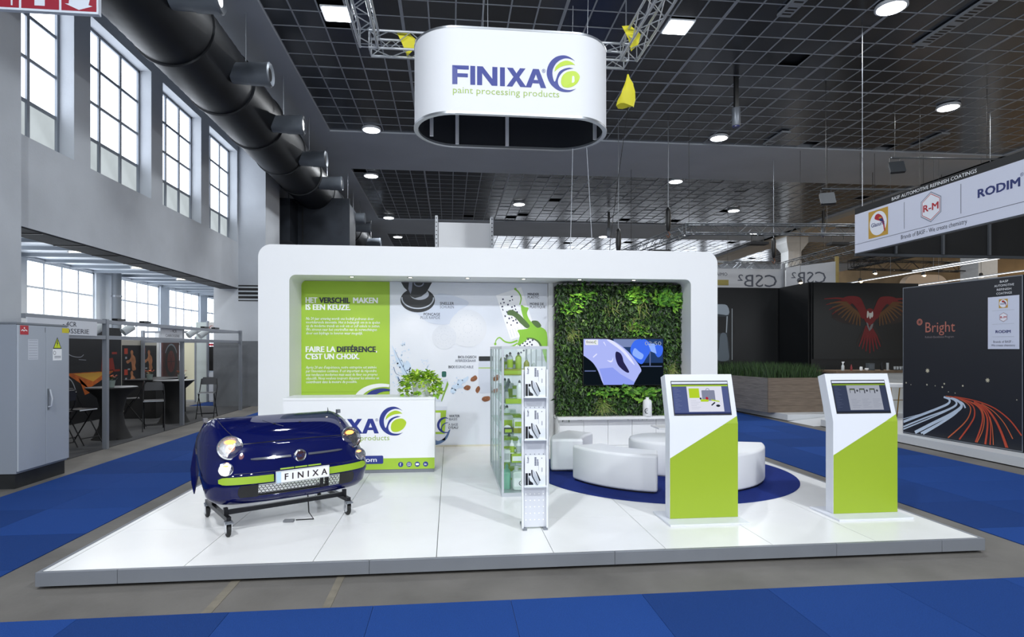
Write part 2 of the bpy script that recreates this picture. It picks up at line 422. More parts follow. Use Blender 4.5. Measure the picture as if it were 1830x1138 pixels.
dl = [(-2.53,19.5,'round ceiling downlight at the tile edge left of the hanging sign'),(8.96,19.06,'round ceiling downlight beside the hanging metal cylinder'),(14.5,15.95,'round ceiling downlight nearest the top right picture corner'),(9.08,11.4,'round ceiling downlight cut by the top edge of the picture'),
      (-3.22,24.7,'round ceiling downlight at the near left corner of the second tile bay'),(9.47,24.2,'round ceiling downlight at the plaster band above the lifting hoist'),(-3.3,32.5,'round ceiling downlight at the far left corner of the second tile bay'),(3.35,28.8,'round ceiling downlight above the white panel with perforated uprights'),(14.42,29.0,'round ceiling downlight above the lighting truss on the right'),(-3.3,38.0,'round ceiling downlight farthest away beside the duct'),(9.6,36.6,'round ceiling downlight low beside the hanging cables'),(18.5,34.5,'round ceiling downlight over the far column')]
for k,(x,y,lb) in enumerate(dl):
    t = thing('ceiling_downlight', lb, 'ceiling light', (x,y,CZ-.05), group='round ceiling downlights')
    MB().lathe([(.3,.03),(.31,-.03),(.27,-.04),(.26,-.02)],n=24).build('trim_ring', M('lamp_housing','#c9ced4',.5), t, smooth=40)
    MB().cyl((0,0,-.045),(0,0,-.025),.262,n=24).build('diffuser', LAMPW, t)
    lamp('downlight_glow','AREA',(0,0,-.08),E_DOWN,.5,(.95,.98,1),parent=t)
# unseen floodlights: near pair inferred from the lintel shadow, rear row added as fill
for x,y,en,ti in ((-2.4,-.6,500,35),(5.0,-.6,500,35),(-3.0,-8.5,330,20),(1,-8.5,330,20),(5,-8.5,330,20)): flood(x,y,'unseen square floodlight over the camera side of the hall',en,ti)
# air slots in the tile field
for x,y,L,lb in ((7.05,11.3,1.3,'slotted air outlet in the ceiling above the square floodlight'),(10.9,11.9,1.9,'slotted air outlet in the ceiling beside the top edge downlight'),(10.9,18.9,1.2,'short slotted air outlet at the plaster band in mid ceiling'),(16.2,18.6,1.4,'slotted air outlet in the ceiling above the white banner')):
    t = thing('air_outlet', lb, 'air vent', (x,y,CZ-.03), group='ceiling air outlets')
    MB().box(-.15,.15,-L/2,L/2,-.05,.0).build('channel', M('outlet_metal','#9aa0a7',.5,.2), t)
    b = MB()
    for k in range(int(L/.11)):
        if k % 8 == 7: continue
        b.box(-.1,.1,-L/2+.06+k*.11,-L/2+.11+k*.11,-.054,-.049)
    tag(b.build('slots', BLACK, t), kind='stuff')

# ------------------------------------------------------------------ left wall, its windows, side room
WX = -6.85
wl = bx('wall_left', WX-.6, WX, -12, 8.9, 3.84, 9, PLASTER); tag(wl, 'grey plastered upper wall with tall windows', kind='structure')
bx('wall_band', WX-.6, WX, 8.9, 20.2, 3.84, 5.32, PLASTER, wl); bx('wall_band', WX-.6, WX, 8.9, 20.2, 8.25, 9, PLASTER, wl)
bx('wall_band', WX-.6, WX, 20.2, 58, 0, 9, PLASTER, wl)
bx('wall_band', WX-.6, WX, -12, 8.3, 0, 3.84, PLASTER, wl)
WINS = [(9.28,11.63),(12.13,14.45),(15.0,17.2),(17.76,19.98)]
ed = [8.9]+[v for a in WINS for v in a]+[20.2]
for k in range(0,len(ed),2): bx('wall_pier', WX-.6, WX, ed[k], ed[k+1], 5.32, 8.25, PLASTER, wl)
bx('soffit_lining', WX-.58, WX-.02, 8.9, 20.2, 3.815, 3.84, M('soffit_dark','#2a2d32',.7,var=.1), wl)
for k in range(9): bx('soffit_joint', WX-.585, WX-.01, 9.6+k*1.2, 9.625+k*1.2, 3.805, 3.814, BLACK, wl)
FRAME = M('window_frame_paint', '#858c96', 0.6)
def pane_mat(name, col, s, var):
    m = bpy.data.materials.new(name); m.use_nodes = True; nt = m.node_tree; nt.nodes.remove(nt.nodes['Principled BSDF'])
    e = nt.nodes.new('ShaderNodeEmission'); tc = nt.nodes.new('ShaderNodeTexCoord'); n = nt.nodes.new('ShaderNodeTexNoise'); n.inputs['Scale'].default_value = 1.3; n.inputs['Detail'].default_value = 3
    r = nt.nodes.new('ShaderNodeMapRange'); r.inputs[3].default_value = s*(1-var); r.inputs[4].default_value = s*(1+var)
    nt.links.new(tc.outputs['Object'], n.inputs['Vector']); nt.links.new(n.outputs['Fac'], r.inputs[0]); nt.links.new(r.outputs[0], e.inputs[1]); e.inputs[0].default_value = hx(col)
    nt.links.new(e.outputs[0], nt.nodes['Material Output'].inputs[0]); return m
PANE = pane_mat('daylit_pane', '#eef5ff', 4.2, .25); PANE_F = pane_mat('frosted_pane', '#d6e0e4', .8, .35)
def window(n, x, y0, y1, z0, z1, nc, nr, frost=1, FRAME=FRAME):
    wdw = MB(); t_ = .06
    for a in ((y0,y1,z0,z0+t_),(y0,y1,z1-t_,z1),(y0,y0+t_,z0,z1),(y1-t_,y1,z0,z1)): wdw.box(x-.06,x+.03,*a)
    o = wdw.build('window_%d' % n, FRAME); tag(o, kind='structure')
    cw, ch = (y1-y0)/nc, (z1-z0)/nr; pr = {}
    for i in range(nc):
        for j in range(nr):
            mt = PANE_F if j < frost else PANE
            if mt.name not in pr: pr[mt.name] = p = MB().box(-.004,.004,-cw/2+.02,cw/2-.02,-ch/2+.02,ch/2-.02).build('pane', mt, o)
            else: p = pr[mt.name].copy(); COL.objects.link(p)
            p.location = (x-.02, y0+cw*(i+.5), z0+ch*(j+.5))
    for i in range(1,nc): bx('muntin', x-.04,x+.02,y0+cw*i-.034,y0+cw*i+.034,z0+.061,z1-.061, FRAME, o)
    for j in range(1,nr): bx('transom', x-.035,x+.012,y0+.061,y1-.061,z0+ch*j-.03,z0+ch*j+.03, FRAME, o)
    return o
for k,(a,b) in enumerate(WINS): window(k+1, WX-.28, a, b, 5.32, 8.25, 3, 4)
# pillars
for k,(y0,y1,x0_,x1_) in enumerate(((8.4,10.03,-8.3,-6.68),(20.1,21.7,-7.62,-6.0))):
    o = bx('wall_pillar', x0_, x1_, y0, y1, 0, 8.949, PLASTER); tag(o, kind='structure')
    if k:
        bx('painted_dado', -7.628, -5.99, y0-.008, y1, 0, 2.12, M('dado_grey','#6a6e73',.8,var=.06), o)
        bx('vent_back', -6.85,-6.0,y0-.012,y0-.001,3.42,3.94,BLACK,o)
        for i in range(4): bx('vent_louvre', -6.85,-6.0,y0-.05,y0-.013,3.45+i*.13,3.50+i*.13,M('louvre_white','#aab0b6',.6),o)
# side room
OX = -11.5
SIDEP = M('side_plaster','#d3d9e0',.85,var=.04,scale=1.5)
wo = bx('wall_side', OX-.4, OX, 4, 36, 0, 1.3, SIDEP); tag(wo, kind='structure')
bx('wall_band', OX-.4, OX, 4, 36, 4.36, 4.7, PLASTER, wo)
SW = [(13.3,16.5),(17.5,20.67),(21.75,25.0),(25.76,28.8),(29.6,32.7)]
ed = [4]+[v for a in SW for v in a]+[36]
for k in range(0,len(ed),2): bx('wall_pier', OX-.4, OX, ed[k], ed[k+1], 1.3, 4.36, SIDEP, wo)
for k,(a,b) in enumerate(SW): window(k+5, OX-.1, a, b, 1.3, 4.36, 4, 4, 0, M('side_frame_bloom','#dde3ea',.6))  # frame colour made paler to carry the bloom of the bright panes
tag(bx('wall_end', OX, WX-.6, 35.6, 36, 0, 4.6, PLASTER), kind='structure')
tag(bx('wall_near', OX, WX-.6, 4, 4.3, 0, 4.6, PLASTER), kind='structure')
sc_ = bx('ceiling_side', OX-.4, WX-.6, 4, 36, 4.42, 4.6, M('side_ceiling','#cdd5de',.4,.1)); tag(sc_, 'low ribbed ceiling of the side room', kind='structure')
for k in range(22): bx('ceiling_rib', OX, WX-.62, 9+k*1.15, 9.08+k*1.15, 4.33, 4.42, M('rib_metal','#878e96',.5,.4), sc_)
p_ = MB().cyl((-11.15,21.2,0),(-11.15,21.2,4.42),.14,n=18).build('drain_pipe', M('pipe_grey','#6f757c',.6), smooth=40); tag(p_, 'grey vertical drain pipe between the side room windows', 'pipe')
for k in range(3): MB().cyl((-11.15,21.2,1+k*1.3),(-11.15,21.2,1.06+k*1.3),.155,n=18).build('pipe_collar', STEEL, p_, smooth=40)
for k,(y,lb) in enumerate(((13.2,'lit fluorescent batten nearest the cabinet in the side room'),(16.2,'fluorescent batten second from the cabinet in the side room'),(19.2,'fluorescent batten third from the cabinet in the side room'),(22.2,'fluorescent batten farthest down the side room'))):
    t = thing('fluorescent_light', lb, 'ceiling light', (-8.9,y,4.389), group='side room battens')
    MB().box(-.8,.8,-.1,.1,-.02,.03).build('reflector', M('batten_white','#aab0b5',.5), t)
    MB().cyl((-.76,0,-.05),(.76,0,-.05),.018,n=8).build('tube', emitter('tube_warm','#fff6dc',6), t)
    lamp('batten_glow','AREA',(0,0,-.1),45,.8,(1,.98,.93),parent=t)
    for s in (-.77,.77): MB().box(s-.02,s+.02,-.03,.03,-.08,-.02).build('lamp_holder', WHITE_M, t)
for x,y in ((27,15),(27,28),(32,21)):  # added lamps that warm the right wall and the ceiling near it
    t = thing('ceiling_downlight','added warm downlight before the wood toned far wall','ceiling light',(x,y,CZ-.05),group='added warm far downlights')
    MB().cyl((0,0,-.045),(0,0,-.025),.262,n=24).build('diffuser', LAMPW, t); MB().lathe([(.3,.03),(.31,-.03),(.27,-.04),(.26,-.02)],n=24).build('trim_ring', M('lamp_housing','#c9ced4',.5), t, smooth=40)
    lamp('downlight_glow','AREA',(0,0,-.08),900,.5,(1,.86,.68),parent=t)
# hall ends
WARM = M('warm_wall', '#a88c66', 0.8, var=.35, scale=.35)
tag(bx('wall_right', 35.6, 36, -12, 58, 0, 9.1, WARM), 'warm toned far side wall of the hall', kind='structure')
wb = bx('wall_back', -7, 36, 57.6, 58, 0, 9.1, M('back_wall','#8d8f92',.8)); tag(wb, 'far end wall of the hall', kind='structure')
for k in range(8):
    x0 = 4+k*3.6
    f_ = MB(); 
    for a in ((x0,x0+3.1,4.4,4.5),(x0,x0+3.1,8.1,8.2),(x0,x0+.1,4.4,8.2),(x0+3.0,x0+3.1,4.4,8.2)): f_.box(a[0],a[1],57.45,57.6,a[2],a[3])
    o = f_.build('window_%d' % (10+k), FRAME); tag(o, kind='structure')
    for i in range(3):
        for j in range(3): bx('pane', x0+.1+i*.97, x0+1.02+i*.97, 57.5, 57.52, 4.5+j*1.2, 5.65+j*1.2, PANE, o)
tag(bx('wall_behind_left', -14, -7.2, -12, -11.8, 0, 9.1, PLASTER), kind='structure')
# columns of the hall with flared heads
COLM = M('column_paint', '#c3c6c9', 0.7, var=.04)
for k,(x,y) in enumerate(((21.2,21.85),(21.2,35.1))):
    b = MB(); b.box(x-.42,x+.42,y-.42,y+.42,0,7.9)
    b.add([(x-.42,y-.42,7.9),(x+.42,y-.42,7.9),(x+.42,y+.42,7.9),(x-.42,y+.42,7.9),(x-.7,y-.7,8.4),(x+.7,y-.7,8.4),(x+.7,y+.7,8.4),(x-.7,y+.7,8.4)],[(0,1,5,4),(1,2,6,5),(2,3,7,6),(3,0,4,7)])
    b.box(x-.7,x+.7,y-.7,y+.7,8.4,8.75)
    tag(b.build('hall_column', COLM), kind='structure')
bx('ceiling_beam', 20.5, 21.9, -12, 58, 8.75, 8.95, M('beam_cream','#b9ad9b',.8), ceil)

# ------------------------------------------------------------------ booth portal: rounded white frame with a niche
def portal():
    t = thing('portal_wall', 'white rounded portal frame forming the back wall of the booth', 'booth wall', (.77,9.8,PZ))
    ox, oy, oz = .77, 9.8, PZ
    X0,X1,ZT = -3.04-ox, 4.58-ox, 3.535-oz
    ix0,ix1,iz = -2.56-ox, 4.105-ox, 3.055-oz
    def outl(x0,x1,zt,r,n=10):
        p = [(x1,0),(x1,zt-r)]+[(x1-r+r*math.cos(math.radians(90*i/n)), zt-r+r*math.sin(math.radians(90*i/n))) for i in range(1,n+1)]
        p += [(x0+r+r*math.cos(math.radians(90+90*i/n)), zt-r+r*math.sin(math.radians(90+90*i/n))) for i in range(n+1)]
        return p+[(x0,0)]
    A = outl(X0,X1,ZT,.2); B = outl(ix0,ix1,iz,.1); k = len(A)
    b = MB(); D = 1.15
    vs = [(x,0,z) for x,z in A]+[(x,0,z) for x,z in B]+[(x,D,z) for x,z in A]+[(x,.8,z) for x,z in B]
    fs = []
    for i in range(k-1):
        fs += [(i,i+1,k+i+1,k+i),(i,2*k+i,2*k+i+1,i+1),(k+i,k+i+1,3*k+i+1,3*k+i)]
    fs += [tuple(range(2*k,3*k))]
    b.add(vs, fs)
    b.build('frame', WHITE_M, t, smooth=35, bevel=0)
    bx('niche_back', ix0,ix1,.8,.86,0,iz,WHITE_M,t)
    # graphic panels on the niche back wall
    F = front(-ox,.8,-oz)
    bx('green_panel', -2.606-ox,-1.06-ox,.775,.799,1.12-oz,3.045-oz,LIME,t)
    bx('picture_panel', -1.055-ox,1.74-ox,.772,.799,PZ+.02-oz,3.045-oz,M('picture_white','#e0e4ee',.4,var=.02,scale=1.5),t)
    bx('green_panel', -2.606-ox,-1.06-ox,.775,.799,PZ+.02-oz,1.118-oz,LIME,t)
    bx('wall_trim', 1.76-ox,1.84-ox,.74,.799,0,iz,WHITE,t)
    for a,b_ in ((-2.56,1.76),): bx('skirting', a-ox,b_-ox,.765,.771,0,.03,M('skirting_warm','#dcd8c8',.6),t)
    return t
por = portal()
GF = front(-.77,.77,-PZ)      # print plane of the niche wall in the portal's own space, world x and z
def gtext(s, x, z, size, mat, bold=0, width=None, align='LEFT', **k): return text('lettering', s, GF, size, mat, por, x, z, align, bold, .002, width=width, **k)
PW = M('print_white','#f4f6f8',.5)
gtext('HET', -2.492,2.665,.135,PW,.05,.19); gtext('VERSCHIL', -2.255,2.665,.135,INK,.05,.515); gtext('MAKEN', -1.69,2.668,.135,PW,.05,.415)
gtext('IS EEN KEUZE.', -2.492,2.545,.135,PW,.05,.75)
for i,s in enumerate(('Na 20 jaar ervaring wordt ons bedrijf gedreven door','voortdurende innovatie. Het is belangrijk om in te spelen','op de moderne trends en ook om er zelf enkele te zetten.','We streven naar het overtreffen van de verwachtingen','door een bijdrage te leveren waar mogelijk.')):
    gtext(s,-2.485,2.37-i*.063,.07,PW,.01,(1.15,1.255,1.255,1.2,.96)[i],shear=.2,res=1)
gtext('FAIRE LA', -2.492,1.815,.135,PW,.05,.495); gtext('DIFFÉRENCE', -1.965,1.815,.135,INK,.05,.655); gtext(',', -1.30,1.815,.135,PW,.035)
gtext("C'EST UN CHOIX.", -2.492,1.69,.135,PW,.05,.905)
for i,s in enumerate(("Après 20 ans d'expérience, notre entreprise est animée","par l'innovation continue. Il est important de répondre","aux tendances modernes mais aussi de fixer ses propres","objectifs. Nous voulons toujours dépasser les attentes en","contribuant dans la mesure du possible.")):
    gtext(s,-2.485,1.525-i*.063,.07,PW,.01,(1.2,1.2,1.215,1.24,.865)[i],shear=.2,res=1)
def gink(name, polys, mat, h=.002): return ink(name, polys, GF, mat, por, h)
# large cropped swirl at the foot of the green panel
gink('swirl_print', [stroke([(-1.18+.45*math.cos(math.radians(a)), .93+.30*math.sin(math.radians(a))) for a in range(75,181,7)],.05,.12)], M('print_white','#f4f6f8',.5),.0035)
gink('swirl_print', [stroke([(-1.13+.3*math.cos(math.radians(a)), .95+.2*math.sin(math.radians(a))) for a in range(75,170,7)],.03,.14)], NAVY,.004)
LI = M('print_ink_light','#4a5064',.5)
gtext('SNELLER',-.184,2.648,.07,INK,.02,.245); gtext('SCHUREN',-.184,2.586,.07,LI,0,.245)
gtext('PONÇAGE',-.47,2.455,.07,INK,.02,.285); gtext('PLUS RAPIDE',-.525,2.395,.07,LI,0,.34)
gtext('MINDER',1.38,2.83,.062,INK,.02,.205); gtext('PLASTIC',1.38,2.775,.062,INK,.01,.205); gtext('MOINS DE',1.42,2.655,.062,INK,.02,.25); gtext('PLASTIQUE',1.42,2.6,.062,INK,.01,.28)
gtext('BIOLOGISCH',.135,1.70,.066,INK,.02,.32); gtext('AFBREEKBAAR',.085,1.635,.066,LI,0,.37); gtext('BIO',-.035,1.525,.066,INK,.025,.09); gtext('DÉGRADABLE',.06,1.525,.066,LI,0,.345)
gtext('WATER',-.02,.655,.062,INK,.02,.185); gtext('BASIS',-.02,.6,.062,LI,0,.14); gtext('À BASE',-.035,.505,.062,LI,0,.17); gtext("D'EAU",-.035,.45,.062,INK,.02,.165)
# sander print at the top
sx_, sz_ = -.57, 2.73
gink('sander_shade', [spline([(sx_-.1,sz_-.18),(sx_+.3,sz_+.07),(sx_+.42,sz_+.12),(sx_+.75,sz_+.04),(sx_+.9,sz_-.06),(sx_+.7,sz_-.2),(sx_+.55,sz_-.42),(sx_+.2,sz_-.4),(sx_,sz_-.25)],5)], M('print_shade','#d3daea',.5),.0012)
gink('sander_print', [circ(sx_,sz_-.005,.3,36,.215)], M('print_black','#1e2126',.4),.002)
gink('sander_print', [stroke(circ(sx_,sz_+.03,.275,30,.18,a0=175,a1=365),.022)], M('print_silver','#c3c8d4',.4),.0026)
gink('sander_print', [circ(sx_,sz_+.035,.265,36,.165)], M('print_black','#1e2126',.4),.003)
gink('sander_print', [circ(sx_+.03,sz_+.1,.165,30,.1)], M('print_silver','#c3c8d4',.4),.0036)
gink('sander_print', [[(sx_-.29,3.04),(sx_-.24,2.95),(sx_-.16,2.87),(sx_-.12,2.79),(sx_-.05,2.76),(sx_+.06,2.79),(sx_+.15,2.86),(sx_+.2,2.95),(sx_+.25,3.04)]], M('print_dark','#26292f',.4),.0042)
gink('sander_print', [[(sx_-.15,3.04),(sx_-.165,2.92),(sx_-.125,2.83),(sx_-.105,2.9),(sx_-.09,3.04)], stroke(circ(sx_+.02,3.03,.08,12,.06,180,360),.02)], M('print_grey','#8b8fa2',.4),.005)
# pale sanding discs
for cx,cz,r in ((.09,1.965+.17,.24),(-.305,2.0,.21)): pass
gink('disc_print', [circ(.31,2.23,.335,40)], M('disc_pale','#dfe2ea',.5),.0014)
gink('disc_print', [circ(-.105,2.075,.215,36)], M('disc_pale2','#d9dde7',.5),.0018)
gink('disc_holes', [circ(-.105+r*math.cos(a),2.075+r*math.sin(a),.008,6) for r in (.06,.11,.16) for a in [i*.5+r*9 for i in range(12)]]+[circ(.31+r*math.cos(a),2.23+r*math.sin(a),.008,6) for r in (.08,.16,.24) for a in [i*.45+r*7 for i in range(14)]], M('disc_hole','#cdd2de',.5),.0024)
# tilted cards and the green paint splash
card = xf([rect(-.24,-.42,.24,.42)],1,1.17,2.50,.32); card2 = xf([rect(-.22,-.13,.30,.16)],1,1.4,1.93,.62)
gink('card_print', card+card2, M('card_white','#f6f7fa',.4),.0016)
cells = []
for i in range(5):
    for j in range(9):
        if random.random() < .5: cells.append(rect(-.21+i*.055,.3-j*.06,-.21+i*.055+random.uniform(.015,.035),.3-j*.06+random.uniform(.02,.035)))
gink('card_marks', xf(cells,1,1.17,2.50,.32)+xf([rect(-.2+i*.06,.08-j*.06,-.17+i*.06,.11-j*.06) for i in range(8) for j in range(3) if random.random()<.6],1,1.4,1.93,.62), M('card_ink','#2b2d55',.5),.0022)
gink('card_lines', xf([rect(.02+i*.045,-.36,.025+i*.045,.05) for i in range(4)]+[rect(-.2+i*.05,-.38,-.195+i*.05,-.24) for i in range(4)],1,1.17,2.50,.32), M('card_line','#c3c8d6',.5),.0022)
SG = M('splash_green','#8cc63a',.3); SD = M('splash_dark','#4f6e37',.35)
gink('splash_print', [spline([(1.26,2.65),(1.33,2.62),(1.40,2.6),(1.37,2.5),(1.44,2.36),(1.58,2.28),(1.73,2.16),(1.735,1.75),(1.72,1.62),(1.66,1.8),(1.62,1.95),(1.5,2.03),(1.42,2.07),(1.33,2.0),(1.2,1.93),(1.24,2.1),(1.2,2.2),(1.32,2.22),(1.4,2.26),(1.3,2.44)],4), stroke(spline([(1.24,2.66),(1.265,2.78),(1.22,2.88),(1.165,2.93)],5,False),.02,.028), stroke(spline([(1.2,2.02),(1.08,1.98),(.97,2.0),(.88,2.07),(.82,2.03),(.80,1.97)],5,False),.03,.014), circ(.80,1.955,.022,12), circ(1.16,2.94,.022,12), stroke(spline([(1.2,1.97),(1.12,1.92),(1.06,1.9)],4,False),.025,.03)], SG,.0028)
gink('splash_print', [spline([(1.03,2.55),(1.12,2.56),(1.24,2.48),(1.34,2.38),(1.42,2.28),(1.36,2.24),(1.25,2.33),(1.13,2.45),(1.02,2.48)],4), spline([(1.45,2.36),(1.56,2.37),(1.63,2.28),(1.55,2.25)],4), stroke(spline([(1.36,2.06),(1.48,2.05),(1.58,1.99),(1.63,1.9)],5,False),.015,.04)], SD,.0032)
# jar with walnuts
jx, jz = .62, 1.40
gink('jar_print', [rrect(jx-.12,jz-.32,jx+.14,jz+.25,.05)], M('jar_shade','#cfd5e3',.35),.0022)
gink('jar_print', [rrect(jx-.115,jz+.25,jx+.135,jz+.335,.012)], M('print_black','#1e2126',.4),.0026)
gink('jar_label', [rect(jx-.12,jz+.12,jx+.14,jz+.135)], LIME,.0028)
gtext('hand cleaner',jx-.11,jz-.01,.05,LI,0,.23); 
gink('walnut_print', [xf([spline([(.07*math.cos(a)*random.uniform(.75,1.1),.045*math.sin(a)*random.uniform(.75,1.15)) for a in [i*.785 for i in range(8)]],4)],sc_w,jx+dx,jz+dz,ro)[0] for dx,dz,ro,sc_w in ((-.2,-.06,.6,1.1),(-.32,-.22,.1,1.0),(-.13,-.26,1.3,.9),(.02,-.42,.2,1.2),(.2,-.05,.8,1.0),(.18,-.28,.4,.9))], M('walnut','#8a5636',.6,var=.4,scale=40),.003)
# water splash and bucket
WA = M('water_print','#c6d8ee',.3); WD = M('water_dark','#56719b',.35)
gink('water_print', [spline([(-1.02,1.93),(-.97,1.76),(-.93,1.6),(-.86,1.5),(-.8,1.36),(-.7,1.26),(-.58,1.12),(-.48,1.1),(-.6,1.3),(-.66,1.42),(-.7,1.6),(-.76,1.66),(-.8,1.6),(-.86,1.7),(-.93,1.72),(-.96,1.82)],4), spline([(.0,1.1),(.04,1.22),(.1,1.24),(.14,1.32),(.22,1.33),(.32,1.38),(.3,1.3),(.2,1.24),(.24,1.18),(.12,1.16),(.08,1.08)],4), stroke(spline([(-.44,1.4),(-.4,1.55),(-.36,1.6)],4,False),.03,.005), stroke(spline([(-.95,1.4),(-.86,1.25),(-.8,1.2),(-.72,1.12)],4,False),.02,.03)]+[circ(random.uniform(-1.03,-.7),random.uniform(1.15,2.0),random.uniform(.006,.016),8) for _ in range(70)]+[circ(random.uniform(-.5,-.38),random.uniform(1.35,1.72),random.uniform(.005,.012),8) for _ in range(14)]+[circ(random.uniform(.0,.3),random.uniform(1.05,1.38),random.uniform(.005,.014),8) for _ in range(16)], WA,.0016)
gink('water_edge', [stroke(spline([(-.99,1.55),(-.95,1.44),(-.88,1.4)],4,False),.012,.004), stroke(spline([(-.92,1.38),(-.85,1.28),(-.78,1.24)],4,False),.014,.004), stroke(spline([(-.97,1.85),(-.87,1.63),(-.75,1.42)],5,False),.004,.012), spline([(-.35,.32),(-.22,.24),(-.1,.3),(-.03,.42),(.0,.43),(-.06,.28),(-.18,.19),(-.35,.17)],4)], WD,.002)
gink('spray_bottle_print', [[(-.22,1.3),(-.05,1.34),(-.03,1.24),(-.15,.93),(-.3,.95)]], M('jar_shade','#cfd5e3',.35),.0022); gink('spray_bottle_print', [[(-.2,1.28),(-.13,1.3),(-.18,1.05),(-.24,.98)],[(-.05,1.3),(-.03,1.24),(-.15,.93),(-.16,.96)]], M('bottle_green_print','#7ea63a',.4),.0026); gink('spray_bottle_print', [rrect(-.15,1.37,-.07,1.47,.02)], M('trigger_green','#1f5f55',.4),.0026)
gink('bucket_print', [[(-.4,.85),(-.05,.85),(-.09,.25),(-.36,.25)]], M('bucket_white','#d5d9e6',.4),.002); gink('bucket_label', [[(-.4,.78),(-.07,.78),(-.1,.36),(-.36,.36)]], LIME,.0026); gink('bucket_label', [rect(-.38,.4,-.17,.74)], M('jar_white','#eceef4',.35),.003); gink('bucket_label', xf(SWIRL_BLUE,.14,-.1,.52), NAVY,.0034)
# recessed spots in the lintel
for k,x in enumerate((-1.606,-.662,.29,1.235,2.197,3.148)):
    t = thing('recessed_spot', ('recessed spotlight over the green text panel','recessed spotlight above the sander picture','recessed spotlight over the middle of the picture wall','recessed spotlight above the paint splash picture','recessed spotlight over the left half of the plant wall','recessed spotlight over the right half of the plant wall')[k], 'spotlight', (x,9.96,3.055), group='spots in the portal lintel')
    MB().lathe([(.05,.004),(.05,-.008),(.036,-.01),(.034,-.002)],n=18).build('ring', CHROME, t, smooth=40)
    MB().cyl((0,0,-.006),(0,0,-.001),.034,n=16).build('lens', emitter('spot_lens','#fff0d8',16), t)
    lamp('spot_beam','SPOT',(0,0,-.03),16,.03,(1,.86,.66),(math.radians(10),0,0),t,spot=1.5,blend=.7)

# ------------------------------------------------------------------ plant wall with screen, cabinet below
pw = thing('living_wall', 'dense green plant wall around the wall screen', 'plant wall', (3.02,10.3,.69))
bx('planting_panel', -1.15,1.13,-.02,.28,0,2.3,M('soil_dark','#10140c',.95),pw)
def leaves(n, mats, lo, hi, lenr, wr, droop, seed, box):
    r = random.Random(seed); b = MB()
    for _ in range(n):
        x, z = r.uniform(box[0],box[1]), r.uniform(box[2],box[3])
        if -.72 < x < .73 and .535 < z < 1.355: continue
        L = r.uniform(*lenr); ww = r.uniform(*wr)*L; a = r.uniform(0,6.283); y0 = r.uniform(-.04,.0)
        out = r.uniform(.2,1.0); d = Vector((math.cos(a)*.8, -out, math.sin(a)*.8-droop)).normalized()
        sd = d.cross(Vector((r.uniform(-.5,.5),-1,r.uniform(-.5,.5)))).normalized()*ww
        p = Vector((x,y0,z)); m = p+d*L*.5+Vector((0,-.02,0.01)); e = p+d*L+Vector((0,0,-droop*L*.4))
        b.cur = r.randrange(len(mats)); b.add([p,m-sd,e,m+sd],[(0,1,2,3)])
    return b
G = [M('leaf_%d'%i,c,.5,var=.25,scale=30) for i,c in enumerate(('#22391a','#2d4a1c','#3d6126','#16290f','#55792f','#243f20'))]
PG = [M('leaf_pale%d'%i,c,.5) for i,c in enumerate(('#8c9a52','#a4a468','#7da03a'))]
tag(leaves(9000,G,0,0,(.05,.13),(.10,.2),.35,3,(-1.17,1.15,-.0,2.32)).build('foliage', G, pw, fix=False), kind='stuff')
tag(leaves(5000,G,0,0,(.05,.1),(.04,.07),.5,4,(-1.18,1.16,-.01,2.3)).build('fern_fronds', G, pw, fix=False), kind='stuff')
r_ = random.Random(9); b = MB()
for cx,cz,n in ((-.35,.18,130),(-.9,1.45,60),(.2,1.62,50),(.55,.95,40),(.9,.8,90),(.35,1.95,40),(-.2,1.9,30)):
    for _ in range(n):
        a = r_.uniform(0,6.28); L = r_.uniform(.1,.24); p = Vector((cx+r_.gauss(0,.06),-.05,cz+r_.gauss(0,.06))); 
        if -.74 < p.x < .75 and .52 < p.z < 1.37: continue
        d = Vector((math.cos(a),-.7,math.sin(a))).normalized(); e = p+d*L
        if -.74 < e.x < .75 and .52 < e.z < 1.37: continue
        s_ = Vector((-d.z,0,d.x))*.006; b.cur = r_.randrange(3); b.add([p-s_,p+s_,e+Vector((0,0,-.04))],[(0,1,2)])
tag(b.build('pale_grass_tufts', PG, pw, fix=False), kind='stuff')
b = MB()
for cx,cz,n,q in ((-.72,2.1,60,.09),(.25,2.12,90,.1),(.75,2.05,110,.13),(.98,2.02,60,.12),(.1,.42,60,.13),(.45,.42,60,.12),(-.3,.42,50,.11),(-.95,1.9,40,.1),(.3,1.5,40,.09)):
    for _ in range(n):
        a = r_.uniform(0,6.28); L = r_.uniform(.7,1.2)*q; p = Vector((cx+r_.gauss(0,.1),-.06-r_.random()*.05,cz+r_.gauss(0,.06)))
        d = Vector((math.cos(a),-.5,math.sin(a)*.7)).normalized(); e = p+d*L
        if -.74 < e.x < .75 and .52 < e.z < 1.37: continue
        s_ = d.cross(Vector((0,-1,.3))).normalized()*L*.22; m = p+d*L*.5+Vector((0,-.015,0)); b.cur = r_.randrange(3); b.add([p,m-s_,e,m+s_],[(0,1,2,3)])
tag(b.build('broad_leaves', [M('leaf_bright','#5f9a34',.4,var=.2,scale=20),M('leaf_bright2','#78a83a',.4),M('leaf_mid','#3c6a26',.4)], pw, fix=False), kind='stuff')
